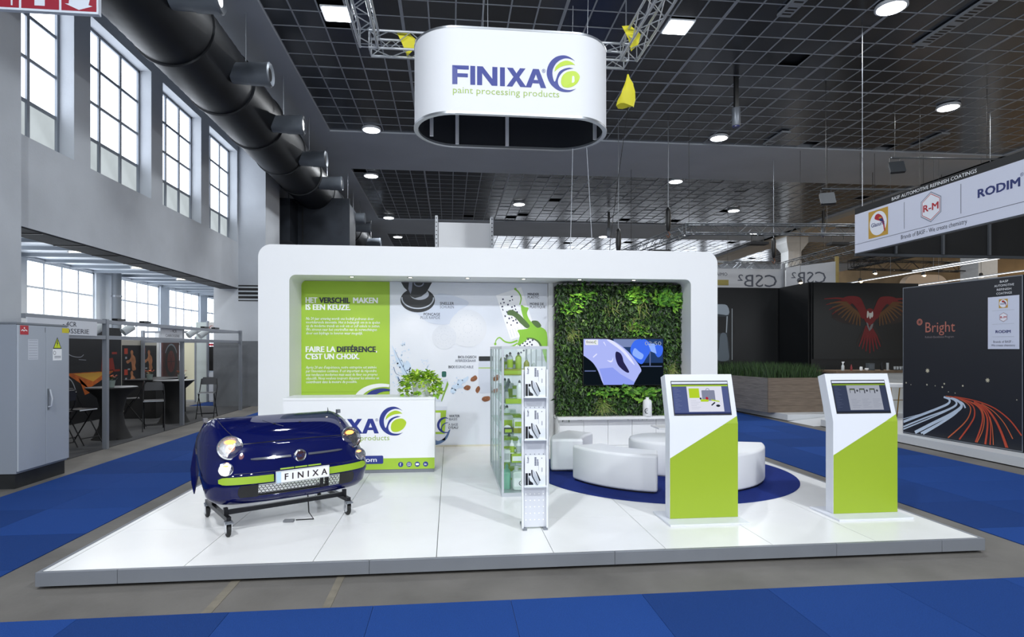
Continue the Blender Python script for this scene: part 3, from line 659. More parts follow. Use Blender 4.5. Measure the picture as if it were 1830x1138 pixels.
# wall screen
tv = thing('wall_screen', 'flat screen showing a pale blue car fender in the plant wall', 'screen', (3.04,10.22,1.22))
bx('housing', -.73,.73,-.02,.06,0,.84,BLACK,tv,bevel=.006)
def glow(name, col, s=1.0): return emitter('glow_'+name, col, s)
TF = front(0,-.022,0)
ink('screen_image',[rect(-.72,.012,.72,.828)],TF,glow('tv_dark','#101820',.8),tv,.0005)
ink('screen_room',[rect(-.2,.4,.715,.82)],TF,glow('tv_room','#27406e',.9),tv,.001)
ink('screen_room',[rect(-.18,.68,.3,.82)],TF,glow('tv_room2','#7f8fbe',.9),tv,.0014)
ink('screen_glow',[spline([(.12,.62),(.2,.79),(.38,.82),(.5,.74),(.7,.7),(.7,.56),(.62,.5),(.52,.62),(.42,.5),(.33,.38),(.22,.45)],5)],TF,glow('tv_blue','#3f6ef0',1.0),tv,.0018)
ink('screen_glow',[spline([(.16,.56),(.22,.5),(.32,.46),(.36,.54),(.28,.6),(.2,.66)],4),[(.44,.74),(.56,.74),(.6,.56),(.5,.6)]],TF,glow('tv_blue2','#8fb2ff',1.0),tv,.0022)
ink('screen_bench',[rect(.32,.33,.7,.345),rect(.47,.35,.49,.6),rect(-.7,.25,-.5,.27)],TF,glow('tv_bar','#6878a8',.8),tv,.002)
ink('fender_image',[spline([(-.72,.82),(-.4,.82),(-.25,.81),(-.1,.74),(.08,.6),(.22,.44),(.32,.28),(.28,.2),(.2,.06)],3,False)+[(.18,.015),(-.36,.015)]+spline([(-.4,.1),(-.46,.26),(-.55,.4),(-.66,.49),(-.72,.53)],3,False)],TF,glow('fender','#aab4f2',1.05),tv,.0026)
ink('fender_shine',[spline([(-.3,.8),(-.2,.79),(0,.64),(.12,.5),(.2,.36),(.1,.45),(-.05,.62)],4),stroke([(-.36,.77),(-.32,.7)],.02,.006),stroke([(-.55,.5),(-.48,.56)],.02),spline([(-.3,.45),(-.24,.41),(-.2,.43),(-.19,.5),(-.22,.44)],3)],TF,glow('fender_hi','#d9dcff',1.1),tv,.003)
ink('fender_lower',[[(-.44,.3),(-.2,.32),(-.05,.2),(.2,.06),(.18,.015),(-.36,.015),(-.38,.12)]],TF,glow('fender_low','#8f9ff2',1.0),tv,.0029)
ink('filler_patch',[spline([(-.13,.6),(-.06,.57),(-.02,.5),(.0,.42),(.06,.32),(.1,.24),(.06,.23),(-.02,.28),(-.1,.36),(-.14,.46),(-.15,.55)],4)],TF,glow('filler','#2c2a58',.8),tv,.0034)
ink('screen_caption',[rect(-.69,.715,-.46,.81)],TF,glow('cap','#e9ecf2',1.0),tv,.0034); text('caption_lettering','finixa',TF,.07,glow('captxt','#2b3a2c',.6),tv,-.67,.745,h=.004,width=.13); ink('caption_swirl',xf(SWIRL_BLUE,.03,-.5,.765),TF,glow('capsw','#7c9a2a',.8),tv,.004)
text('clock_lettering','02:50',TF,.1,glow('clk','#b7c4e0',.7),tv,.38,.71,h=.003,width=.3)
# low cupboards under the plants
cb = thing('low_cupboard', 'row of white low cupboard doors below the plant wall', 'cupboard', (3.0,10.25,PZ))
bx('carcass', -1.12,1.1,.02,.34,.0,.5,WHITE_M,cb); bx('plinth', -1.12,1.1,.06,.3,-.0,.02,M('plinth_grey','#b7b9bc',.6),cb); bx('ledge', -1.15,1.1,-.16,.34,.5,.55,WHITE,cb,bevel=.006)
for k in range(5): bx('door', -1.1+k*.438,-1.1+k*.438+.432,0,.019,.03,.49,WHITE,cb,bevel=.002)
cn = thing('paint_canister', 'white canister with ring emblem on the ledge beneath the plant wall', 'canister', (3.45,10.14,PZ+.55))
MB().lathe([(.075,0),(.08,.01),(.08,.24),(.07,.28),(.03,.3),(.03,.33),(.001,.335)],n=20).build('body', WHITE, cn, smooth=40)
ink('emblem', xf(SWIRL_BLUE,.045,-.035,.1),front(0,-.0815,0),INK,cn,.001)

# ------------------------------------------------------------------ box trusses
def truss_parts(t, p, q, s, mat, step=None, r=.022, rb=.01, roll=(0,0,1)):
    p, q = Vector(p), Vector(q); d = (q-p); L = d.length; d.normalize(); up = Vector(roll)
    a = d.cross(up).normalized()*(s/2); b = a.cross(d).normalized()*(s/2); cor = [-a-b, a-b, a+b, -a+b]
    for c in cor: MB().cyl(p+c, q+c, r, n=8).build('chord', mat, t, smooth=50)
    n = max(2, int(L/(step or s*1.1)))
    for i in range(4):
        c0, c1 = cor[i], cor[(i+1)%4]
        MB().tube([p+d*(L*k/n)+(c0 if k%2 else c1) for k in range(n+1)], rb, 5).build('bracing', mat, t)
    for k in (0, n):
        MB().tube([p+d*(L*k/n)+c for c in cor], rb*1.2, 6, closed=True).build('end_frame', mat, t)
TRUSS = M('truss_aluminium', '#c3c7cc', 0.35, 0.5)
sq = thing('square_truss', 'square aluminium truss hanging above the white ring sign', 'truss', (.85,8.05,7.05))
for p, q in (((-2.2,2.2,0),(2.25,2.2,0)),((-2.2,-2.2,0),(2.25,-2.2,0)),((-2.2,-2.05,0),(-2.2,2.05,0)),((2.25,-2.05,0),(2.25,2.05,0))): truss_parts(sq, p, q, .29, TRUSS)
for x,y in ((-2.2,2.2),(2.25,2.2),(-2.2,-2.2),(2.25,-2.2)): MB().cyl((x,y,.1),(x,y,1.95),.012,n=6).build('chain', STEEL, sq)
for dx,dy,lb in ((-1.6,2.15,'yellow bag hung in the left corner of the square truss'),(2.15,1.6,'yellow cloth tied inside the right corner of the square truss')):
    b = MB(); b.add([(-.16,-.02,.12),(.16,-.03,0),(.14,.03,-.14),(.02,.05,-.26),(-.06,-.05,-.1),(0,.02,.16)],[(0,1,2,3,4),(0,5,1),(1,5,2),(2,5,3),(3,5,4),(4,5,0)])
    tag(b.build('yellow_bag', M('yellow_film','#f0e63c',.5), loc=(.85+dx,8.05+dy,7.12)), lb, 'bag')
# bag below the corner with its cable
yb = thing('yellow_bag', 'translucent yellow bag hanging below the right truss corner', 'bag', (3.12,10.2,6.15))
prof = [(0,.56,.015),(0,.5,.03),(.01,.4,.075),(.0,.25,.11),(-.02,.1,.14),(-.03,.0,.15)]
b = MB(); vs = []
for i,(ox,z,r) in enumerate(prof):
    for k in range(12):
        a = 2*math.pi*k/12; rr = r*(1+.25*math.sin(3*a+i)*min(1,i/3)); vs.append((ox+rr*math.cos(a),.5*rr*math.sin(a),z+(.04*math.sin(2*a) if i == 5 else 0)))
fs = [(i*12+k,i*12+(k+1)%12,(i+1)*12+(k+1)%12,(i+1)*12+k) for i in range(5) for k in range(12)]+[tuple(range(60,72))]
b.add(vs,fs); b.build('bag', M('yellow_film','#f0e63c',.5), yb, smooth=60)
MB().cyl((0,0,.56),(0,0,.8),.008,n=6).build('hook', BLACK, yb)
tag(MB().tube([(3.12,10.2,6.14),(3.07,10.7,4.9),(3.03,11.05,3.9),(3.0,11.1,2.8)],.006,6).build('power_cable', BLACK), 'thin black cable dropping from the yellow bag behind the portal', 'cable')
# ------------------------------------------------------------------ ring sign
sg = thing('hanging_sign', 'white oblong ring sign with logo hanging above the stand', 'sign', (.83,8.1,4.82))
def oblong(fl, ex, hd, n=20):
    o = [(fl+ex*math.cos(math.radians(-90+180*i/n)), hd*math.sin(math.radians(-90+180*i/n))) for i in range(n+1)]
    return o+[(-x,-y) for x, y in o]
def ring(poly0, poly1, z0, z1, name, mat):
    k = len(poly0); b = MB()
    b.add([(x,y,z0) for x,y in poly0]+[(x,y,z1) for x,y in poly0]+[(x,y,z0) for x,y in poly1]+[(x,y,z1) for x,y in poly1],
          [f for i in range(k) for f in ((i,(i+1)%k,k+(i+1)%k,k+i),(2*k+i,3*k+i,3*k+(i+1)%k,2*k+(i+1)%k),(i,2*k+i,2*k+(i+1)%k,(i+1)%k),(k+i,k+(i+1)%k,3*k+(i+1)%k,3*k+i))])
    return b.build(name, mat, sg, smooth=30)
oo, ii = oblong(.74,.57,.635), oblong(.74,.545,.61)
ring(oo, ii, .03, 1.08, 'fabric_band', M('sign_fabric','#e2e4e8',.75))
ring(oblong(.74,.544,.609), oblong(.74,.538,.603), .03, 1.06, 'dark_lining', M('sign_lining','#23262c',.9))
ring(oblong(.74,.578,.643), oblong(.74,.52,.585), 0, .03, 'bottom_rail', ALU); ring(oblong(.74,.575,.64), oblong(.74,.53,.595), 1.075, 1.1, 'top_rail', ALU)
for x,y in ((-1.09,.3),(-.73,.585),(0,.585),(1.07,.54),(-.73,-.585),(.73,-.585),(1.22,.2)): MB().box(x-.025,x+.025,y-.025,y+.0,.03,1.07).build('inner_post', WHITE, sg)
SF = front(-.83,-.635,-4.82)
brand(SF, .025, 5.185, .237, sg, .003)
for o in sg.children:      # the print follows the curved ends of the fabric
    if o.name.split('.')[0] in ('wordmark','registered_mark','swirl_arc','swirl_leaf','tagline'):
        for v in o.data.vertices:
            e = max(0.0, abs(v.co.x)-.74)/.57; v.co.y = -.635*math.sqrt(max(0,1-e*e))-.003
for x,y in ((-.35,-.5),(.95,-.5),(-.35,.5),(.95,.5)): MB().cyl((x,y,1.08),(x*1.02,y,2.1),.004,n=5).build('wire', STEEL, sg)
tag(MB().cyl((1.8,8.62,4.83),(2.3,11.28,3.5),.006,n=6).build('guy_wire', M('wire_white','#d9dde2',.4)), 'left white wire from ring sign down behind the portal', 'wire', 'sign guy wires')
tag(MB().cyl((2.0,8.58,4.83),(2.76,11.28,3.5),.006,n=6).build('guy_wire', M('wire_white','#d9dde2',.4)), 'right white wire from ring sign down behind the portal', 'wire', 'sign guy wires')
# ------------------------------------------------------------------ panel rising behind the portal
pn = thing('rear_panel', 'white panel between perforated uprights rising behind the portal', 'panel', (.27,11.5,0))
bx('panel_sheet', -.5,.5,.08,.11,0,4.32,WHITE_M,pn)
for s in (-1,1):
    bx('upright', s*.535-.025,s*.535+.025,-.02,.2,0,4.43,M('upright_white','#d5d8dc',.5),pn)
    b = MB()
    for k in range(12): b.cyl((s*.535,-.0205,3.5+k*.08),(s*.535,-.021,3.5+k*.08),.012,n=8)
    tag(b.build('upright_holes', BLACK, pn), kind='stuff')
# ------------------------------------------------------------------ reception counter
ct = thing('reception_counter', 'white reception counter with logo and lime strip behind the car', 'counter', (-1.25,8.42,PZ))
bx('body', -1.03,1.03,0,.55,.05,1.02,WHITE,ct); bx('worktop', -1.035,1.035,-.008,.56,1.02,1.055,WHITE,ct,bevel=.004); bx('plinth', -1.02,1.02,.01,.54,0,.05,EDGE,ct)
CF = front(0,0,0)
ink('lime_strip', [rect(-1.03,.05,1.03,.205)], CF, LIME, ct, .0015)
ink('address_patch', [rrect(-1.0,.13,.32,.245,.02)], CF, NAVY, ct, .0022); text('address_lettering', 'www.finixa.com', CF, .09, PW, ct, -.55, .16, bold=.02, h=.003, width=.78)
brand(CF, -.77, .555, .205, ct, .002)
for k,x in enumerate((.56,.675,.79,.905)):
    ink('icon_disc', [circ(x,.115,.036,20)], CF, NAVY, ct, .0022)
    if k == 0: text('icon_mark', 'f', CF, .06, PW, ct, x-.012, .095, bold=.02, h=.003)
    elif k == 1: ink('icon_mark', [stroke(circ(x,.115,.012,12)+[(x+.012,.115)],.004), stroke(rrect(x-.02,.095,x+.02,.135,.008)+[(x+.02,.103)],.004)], CF, PW, ct, .003)
    elif k == 2: ink('icon_mark', [rrect(x-.022,.101,x+.022,.129,.007)], CF, PW, ct, .003)
    else: text('icon_mark', 'in', CF, .045, PW, ct, x-.019, .1, bold=.02, h=.003)
pp = thing('potted_plant', 'light green trailing plant in white pot on the counter', 'potted plant', (-.42,8.66,PZ+1.055))
MB().lathe([(.10,0),(.105,.005),(.135,.2),(.14,.215),(.125,.215),(.12,.18),(.001,.17)],n=24).build('pot', M('pot_ceramic','#eef0f1',.3), pp, smooth=40)
r_ = random.Random(5); b = MB()
for _ in range(620):
    a = r_.uniform(0,6.283); ra = r_.random()**.6; dr = r_.random()
    z = .2+.16*(1-ra**2)*r_.uniform(.4,1.1)-(max(0,ra-.62)*.75*dr); rr = .03+.25*ra
    p = Vector((rr*math.cos(a)*1.05, rr*math.sin(a)*.8, max(z,.05))); L = r_.uniform(.05,.1)
    d = Vector((math.cos(a+r_.gauss(0,.7)),math.sin(a+r_.gauss(0,.7)),r_.uniform(-.9,.6))).normalized(); s_ = d.cross(Vector((r_.gauss(0,.3),r_.gauss(0,.3),1))).normalized()*L*.36; m = p+d*L*.45
    b.cur = r_.randrange(3); b.add([p,m-s_,p+d*L,m+s_],[(0,1,2,3)])
LV = [M('plant_lime','#c4e050',.45),M('plant_lime2','#a8d03c',.45),M('plant_lime3','#84b432',.45)]
tag(b.build('leaves', LV, pp, fix=False), kind='stuff')
b = MB()
for _ in range(16):
    a = r_.uniform(0,6.283); b.tube([(.08*math.cos(a),.06*math.sin(a),.2),(.15*math.cos(a),.13*math.sin(a),.26),(.24*math.cos(a),.19*math.sin(a),r_.uniform(.03,.2))],.003,4)
tag(b.build('stems', LV[2], pp), kind='stuff')

# ------------------------------------------------------------------ round rug and seats
rug = tag(MB().cyl((0,0,0),(0,0,.008),1.77,n=96).build('round_rug', M('navy_rug','#1d2f76',.95,var=.1,scale=90,bump=.3,bscale=300,spec=.15), loc=(2.95,8.1,PZ+.0004)), 'round navy rug under the white curved seats', 'rug')
SEAT = M('white_leatherette', '#ecedf0', 0.42, bump=.05, bscale=200)
SZ = PZ+.0088
def pouf(a0, a1, ri, ro, cx, cy, label):
    n = 14; b = MB(); out = [(ro*math.cos(math.radians(a0+(a1-a0)*i/n)), ro*math.sin(math.radians(a0+(a1-a0)*i/n))) for i in range(n+1)]
    inn = [(ri*math.cos(math.radians(a1-(a1-a0)*i/n)), ri*math.sin(math.radians(a1-(a1-a0)*i/n))) for i in range(n+1)]
    am = math.radians((a0+a1)/2); mx, my = (ri+ro)/2*math.cos(am), (ri+ro)/2*math.sin(am)
    t = thing('curved_pouf', label, 'pouf', (cx+mx,cy+my,SZ), group='white curved poufs')
    pol = [(x-mx,y-my) for x,y in out+inn]
    MB().prism(pol, ((0,0,0),(1,0,0),(0,1,0)), .012, .455).build('upholstery', SEAT, t, bevel=.035, seg=4)
    MB().prism([(x*.93,y*.93) for x,y in pol], ((0,0,0),(1,0,0),(0,1,0)), 0, .013).build('base', BLACK, t)
pouf(197,250,.92,1.38,2.92,8.12,'curved white pouf nearest the camera on the navy rug')
pouf(134,176,1.0,1.46,2.86,8.12,'curved white pouf beside the glass showcase')
pouf(-70,-17,.92,1.38,2.92,8.1,'curved white pouf between the two kiosks')
cp = thing('round_pouf', 'round white pouf in the middle of the rug', 'pouf', (3.06,8.2,SZ))
MB().lathe([(.47,0),(.47,.012),(.505,.02),(.52,.05),(.52,.42),(.505,.45),(.47,.462),(.001,.464)],n=48).build('upholstery', SEAT, cp, smooth=50)
sd = thing('side_table', 'small white side table behind the round pouf', 'table', (3.68,9.62,SZ))
bx('top', -.28,.28,-.2,.2,.4,.425,WHITE,sd,bevel=.004); MB().cyl((0,0,.02),(0,0,.4),.03,n=14).build('stem', WHITE, sd, smooth=40); MB().cyl((0,0,0),(0,0,.02),.17,n=24).build('foot', WHITE, sd, smooth=40)

# ------------------------------------------------------------------ kiosks
def kiosk(x, label, screen):
    t = thing('touch_kiosk', label, 'kiosk', (x,5.78,PZ), group='lime touch kiosks')
    W_, zb, zt, ly, th = .72, .975, 1.47, .146, .125
    pr = [(0,.02),(0,zb),(ly,zt),(ly+.12,zt-.035),(th,zb-.02),(th,.02)]
    b = MB(); k = len(pr)
    b.add([(0,y,z) for y,z in pr]+[(W_,y,z) for y,z in pr],[tuple(range(k)),tuple(range(2*k-1,k-1,-1))]+[(i,k+i,k+(i+1)%k,(i+1)%k) for i in range(k)])
    b.build('body', M('kiosk_white','#dcdfe7',.4), t, bevel=.003)
    bx('base_plate', -.07,W_+.02,-.2,.3,0,.02,M('kiosk_white','#e9ebf0',.4),t,bevel=.003)
    ink('lime_front', [[(.002,.022),(W_-.002,.022),(W_-.002,zb),(.585,zb),(.002,.63)]], front(0,0,0), LIME_K, t, .0015)
    sl = Vector((0,ly,zt-zb)).normalized(); FF = ((0,0,zb),(1,0,0),tuple(sl))
    ink('lime_front', [[(.585,0),(W_-.002,0),(W_-.002,.075)]], FF, LIME_K, t, .0015)
    MB().prism(rect(.055,.085,.665,.445), FF, .0005, .004).build('bezel', BLACK, t)
    ink('bezel_reflection', [rect(.06,.413,.66,.435)], FF, M('reflection_silver','#c9cdd8',.4), t, .0046)  # pale bar painted as the reflection along the top of the screen recess
    s = screen
    ink('screen_field', [rect(.062,.098,.658,.402)], FF, glow(s+'field', '#5b679b' if s=='a' else '#3f4862',.8), t, .0046)
    ink('screen_header', [rect(.062,.386,.658,.402)], FF, glow(s+'hd', '#a5c840' if s=='a' else '#7d9a2f',.9), t, .0052)
    ink('screen_page', [rect(.215,.122,.59,.386)], FF, glow(s+'pg', '#e2e4f2' if s=='a' else '#a4a9b6',.95), t, .0052)
    ink('screen_menu', [rect(.078,.37-i*.017,.078+(.03+.02*((i*7)%3)),.374-i*.017) for i in range(14)], FF, glow(s+'mn','#7783ad' if s=='a' else '#545e7a',.8), t, .0052)
    ink('screen_text', [rect(.245+(.12*c),.235-i*.017,.245+.12*c+.06+.02*((i*5+c)%3),.238-i*.017) for i in range(6) for c in range(1 if s=='a' else 3)], FF, glow(s+'tx','#c3c7d8' if s=='a' else '#8d92a2',.9), t, .0058)
    if s == 'a':
        ink('page_block', [rect(.235,.265,.345,.365)], FF, glow('a_gr','#b7d432',.95), t, .0058)
        ink('toolbox_image', [rrect(.37,.235,.51,.345,.008), stroke(circ(.437,.345,.018,10,a0=0,a1=180),.006)], FF, glow('a_bx','#8a8fa6',.9), t, .0058)
        ink('tool_image', [rrect(.35,.225,.435,.25,.008),[(.46,.25),(.55,.232),(.55,.22),(.47,.235)]], FF, glow('a_gr','#b7d432',.95), t, .0064)
        ink('tool_image', [circ(.42,.26,.015,14)], FF, glow('a_rd','#b8283c',.9), t, .007)
        ink('tool_image', [circ(.352,.258,.011,12)], FF, glow('a_bk','#2b2f3e',.8), t, .007); ink('tool_handle', [[(.455,.19),(.465,.182),(.505,.212),(.495,.222)]], FF, glow('a_bk','#2b2f3e',.8), t, .007); ink('tool_pad', [circ(.53,.182,.022,16,.013)], FF, glow('a_bk','#2b2f3e',.8), t, .007)
    else:
        for x0 in (.245,.355,.47):
            ink('product_image', [rect(x0,.335,x0+.06,.352),rect(x0,.305,x0+.006,.335),rect(x0+.05,.3,x0+.062,.335),circ(x0+.085,.328,.012,12)], FF, glow('b_bk','#4b4f58',.8), t, .0058)
            ink('product_image', [rect(x0+.008,.337,x0+.048,.342)], FF, glow('b_gr','#7f9a3c',.9), t, .0064)
    ink('screen_taskbar', [rect(.062,.098,.658,.112)], FF, glow(s+'tb','#323a66' if s=='a' else '#2b3144',.8), t, .0052)
    return t
kiosk(2.2,'lime and white touch kiosk in front of the curved seats','a')
kiosk(3.955,'lime and white touch kiosk nearer the right platform edge','b')

# ------------------------------------------------------------------ brochure stand
bs = thing('brochure_stand', 'narrow white perforated stand holding three brochure trays', 'brochure stand', (.808,5.66,PZ))
PERF = M('perforated_white','#d6d9e0',.45,.2)
bx('panel', -.118,.118,0,.012,.02,1.53,PERF,bs); 
for s in (-1,1): bx('side_rail', s*.118-.008,s*.118+.008,-.03,.02,.01,1.535,M('rail_white','#e3e6ea',.4),bs); bx('foot', s*.1-.02,s*.1+.02,-.05,.2,0,.018,STEEL,bs)
b = MB(); b2 = MB()
for i in range(5):
    for j in range(5): b.cyl((-.085+i*.0425,-.0006,.09+j*.062),(-.085+i*.0425,-.0012,.09+j*.062),.006,n=8)
    for z in (1.13,1.17,.68,.72): b2.cyl((-.085+i*.0425,-.0006,z),(-.085+i*.0425,-.0012,z),.005,n=8)
tag(b.build('pale_holes', M('hole_white','#ffffff',.5), bs), kind='stuff'); tag(b2.build('dark_holes', M('hole_grey','#6b7280',.6), bs), kind='stuff')
for k,z in enumerate((1.27,.865,.42)):
    ty = bx('tray', -.108,.108,-.075,-.001,z-.004,z+.004,M('tray_clear','#e8ebf0',.3),bs)
    bx('tray_front', -.108,.108,-.078,-.075,z-.004,z+.11,glass('clear_acrylic','#fdfefe',0),ty)
for k,z in enumerate((1.274,.869,.424)):
    t = thing('brochure', ('white brochure in the topmost tray of the stand','white brochure in the middle tray of the stand','white brochure in the lowest tray of the stand')[k], 'brochure', (.808,5.61,PZ+z), group='brochures in the stand')
    MB().box(-.1,.1,0,.022,0,.29).build('pages', M('brochure_white','#eceef4',.4), t)
    BF = front(0,-.0005,0)
    ink('cover_art', [spline([(-.035,.155),(-.01,.14),(.02,.09),(.045,.06),(.03,.01),(.0,.012),(-.02,.06),(-.04,.1)],4)], BF, M('art_grey','#c4c8d0',.4), t, .0006)
    ink('cover_art', [stroke(spline([(-.035,.155),(-.03,.1),(-.005,.05),(.02,.01)],6,False),.012,.006), stroke(spline([(.005,.14),(.025,.1),(.045,.05)],5,False),.006,.014), rect(-.095,.01,-.072,.125), [(-.066,.012),(-.02,.012),(-.022,.03),(-.05,.05),(-.066,.1)], rect(-.066,.1,-.045,.125)], BF, M('art_black','#17181c',.4), t, .001)
    text('cover_lettering','finixa',BF,.03,LI,t,-.062,.22,h=.001,rot=math.pi/2,width=.05)
    ink('cover_swirl', xf(SWIRL_BLUE,.011,-.068,.272), BF, LI, t, .001)
    ink('cover_lines', [rect(.03,.15,.0315,.23),rect(.062,.135,.067,.175),rect(.058,.262,.066,.27)]+[rect(x0,.195+i*.0105,x0+w_,.202+i*.0105) for x0,w_ in ((-.008,.018),(.016,.012)) for i in range(8 if x0 < 0 else 6)], BF, LI, t, .001)['kind'] = 'stuff'

# ------------------------------------------------------------------ glass showcase with products
sh = thing('glass_showcase', 'tall glass showcase with aluminium frame full of products', 'showcase', (.6,6.92,PZ))
SWD, SD_, SH_ = .56, 2.02, 1.765
GL = glass('showcase_glass','#fafdfc')
FRM = M('showcase_frame','#c5cad0',.35,.6)
bx('base_tray', 0,SWD,0,SD_,0,.045,FRM,sh); bx('top_frame', 0,SWD,0,SD_,SH_-.035,SH_,FRM,sh)
for x,y in ((.0,.0),(SWD-.025,0),(0,SD_-.025),(SWD-.025,SD_-.025)): bx('corner_post', x,x+.025,y,y+.025,.046,SH_-.036,FRM,sh)
for k in (1,2,3): bx('side_post', .0,.012,SD_*k/4-.006,SD_*k/4+.006,.046,SH_-.036,FRM,sh); bx('side_post', SWD-.012,SWD,SD_*k/4-.006,SD_*k/4+.006,.046,SH_-.036,FRM,sh)
for x0,x1,y0,y1 in ((.026,SWD-.026,.008,.013),(.026,SWD-.026,SD_-.013,SD_-.008)): bx('glass_pane', x0,x1,y0,y1,.046,SH_-.036,GL,sh)
for k in range(4):
    y0, y1 = max(.026,SD_*k/4+.007), min(SD_-.026,SD_*(k+1)/4-.007)
    bx('glass_pane', .004,.009,y0,y1,.046,SH_-.036,GL,sh); bx('glass_pane', SWD-.009,SWD-.004,y0,y1,.046,SH_-.036,GL,sh)
SHZ = [.39,.735,1.085,1.42]
for z in SHZ: bx('glass_shelf', .014,SWD-.014,.02,SD_-.02,z-.008,z,glass('shelf_glass','#edf6f2',.15),sh)
BG = {'green':M('product_lime','#9dbb2e',.4),'olive':M('product_olive','#8a8f1f',.4),'white':M('product_white','#e8ebec',.35),'grey':M('product_grey','#aeb6b6',.4),'teal':M('product_teal','#7fc3a6',.3),'dark':M('product_dark','#33383d',.4),'clear':M('product_clear','#d7dfdc',.25)}
def item(name, label, cat, x, y, z): return thing(name, label, cat, (.6+x,6.92+y,PZ+z), group='products in the showcase')
def bottle(x, y, z, r, h, body, cap, label, lab=None):
    t = item('product_bottle', label, 'bottle', x, y, z)
    MB().lathe([(r*.92,0),(r,.006),(r,h*.62),(r*.85,h*.72),(r*.35,h*.82),(r*.33,h*.86)],n=16).build('body', BG[body], t, smooth=40)
    MB().lathe([(r*.42,h*.86),(r*.42,h*.92),(r*.16,h)],n=12).build('cap', BG[cap], t, smooth=40)
    if lab: MB().lathe([(r*1.015,h*.08),(r*1.015,h*.56)],n=16).build('label_band', BG[lab], t, smooth=40)
def carton(x, y, z, w_, d_, h, body, lab, label):
    t = item('product_carton', label, 'carton', x, y, z)
    MB().box(-w_/2,w_/2,-d_/2,d_/2,0,h).build('carton', BG[body], t, bevel=.003)
    MB().box(-w_/2+.01,w_/2-.01,-d_/2-.001,-d_/2+.002,h*.2,h*.75).build('carton_print', BG[lab], t)
carton(.17,.13,1.4205,.3,.16,.075,'olive','green','flat lime tray on the topmost showcase shelf')
bottle(.11,.12,1.496,.035,.2,'grey','dark','grey bottle with dark nozzle left on the top lime tray','green'); bottle(.21,.12,1.496,.038,.2,'green','dark','lime bottle with dark nozzle in the middle of the top lime tray'); bottle(.31,.14,1.4205,.036,.21,'olive','grey','olive bottle with pale cap right of the top lime tray')
bottle(.4,.16,1.4205,.03,.17,'grey','white','slim pale bottle hidden behind the brochures on the top shelf')
carton(.2,.12,1.0855,.3,.16,.055,'green','green','bright lime pack on the second showcase shelf')
bottle(.22,.1,1.141,.036,.22,'white','dark','white bottle with dark cap standing on the bright lime pack','white')
def sander(x, y, z, label):
    t = item('hand_sander', label, 'sander', x, y, z)
    MB().lathe([(.06,0),(.062,.02),(.05,.03),(.03,.05),(.028,.1),(.02,.13),(.001,.14)],n=16).build('head', BG['grey'], t, smooth=40)
    MB().tube([(0,0,.09),(.0,.04,.16),(.03,.09,.21),(.04,.1,.27)],[.024,.022,.018,.012],8).build('handle', M('sander_grey','#6f7a7c',.4), t, smooth=60)
sander(.07,.16,1.0855,'grey hand sander with bent handle on the second shelf'); sander(.1,.5,1.0855,'grey hand sander farther back on the second shelf')
carton(.08,.1,.7355,.1,.14,.07,'dark','green','small dark pack at the left of the third shelf'); carton(.21,.12,.7355,.13,.14,.06,'olive','olive','olive pack low on the third shelf'); carton(.21,.12,.796,.12,.13,.1,'clear','green','clear box with lime contents on the third shelf'); carton(.36,.14,.7355,.13,.14,.16,'clear','grey','tall clear box on the third shelf'); carton(.1,.32,.7355,.12,.14,.18,'clear','green','clear pack in second row of the third shelf')
t = item('sanding_disc', 'round white sanding disc leaning on the third shelf', 'disc', .07,.05,.7355); MB().cyl((0,0,.05),(0,.006,.05),.048,n=24).build('disc', BG['white'], t, smooth=40); MB().cyl((0,-.001,.05),(0,.0005,.05),.014,n=14).build('disc_hub', BG['grey'], t)
carton(.25,.12,.3905,.26,.16,.1,'green','white','lime and white box on the fourth shelf'); bottle(.13,.1,.491,.03,.16,'white','white','left white pump bottle on the fourth shelf box','green'); bottle(.21,.1,.491,.03,.16,'white','white','right white pump bottle on the fourth shelf box','grey')
carton(.07,.14,.3905,.08,.12,.14,'clear','grey','small clear pack at the left of the fourth shelf'); carton(.1,.4,.3905,.14,.14,.2,'clear','green','clear pack at the back of the fourth shelf')
jc = item('jerry_can', 'translucent white jerry can on the showcase floor', 'jerry can', .24,.16,.0455)
MB().prism(rrect(-.1,0,.1,.23,.04), front(0,.07,0), 0, .14).build('body', M('jerry_plastic','#c9d6d0',.35), jc, bevel=.02)
MB().tube([(-.08,0,.215),(-.05,0,.265),(.04,0,.275),(.085,0,.215)],.014,8).build('handle', M('jerry_plastic','#c9d6d0',.35), jc, smooth=60); MB().cyl((-.05,0,.23),(-.05,0,.29),.024,n=14).build('cap', BG['white'], jc, smooth=40)
MB().box(-.085,.02,-.072,-.0705,.05,.15).build('label_print', BG['white'], jc); ink('label_swirl', xf(SWIRL_BLUE,.03,.0,.09), front(0,-.0725,0), INK, jc, .0006); MB().box(.0,.03,-.0735,-.0722,.09,.15).build('label_print', BG['green'], jc)
bottle(.08,.22,.0455,.05,.3,'teal','teal','sea green bottle at the back of the showcase floor'); bottle(.4,.2,.0455,.055,.3,'teal','white','sea green canister right of the jerry can')
rr_ = random.Random(2)
for si,z in enumerate([.0455]+[v+.0005 for v in SHZ]):
    for k,yy in enumerate((.75,1.05,1.35,1.65)):
        pos = ('floor','fourth shelf','third shelf','second shelf','top shelf')[si]; ordn = ('second','third','fourth','hindmost')[k]
        if (si+k) % 2: bottle(.16,yy,z,.045,.24,('white','green','grey')[(si+k)%3],'dark','%s bottle in the %s row on the showcase %s' % (('white','lime','grey')[(si+k)%3],ordn,pos),'green')
        else: carton(.2,yy,z,.22,.16,.15,('green','clear')[k//2%2],'white','%s carton in the %s row on the showcase %s' % (('lime','clear')[k//2%2],ordn,pos))

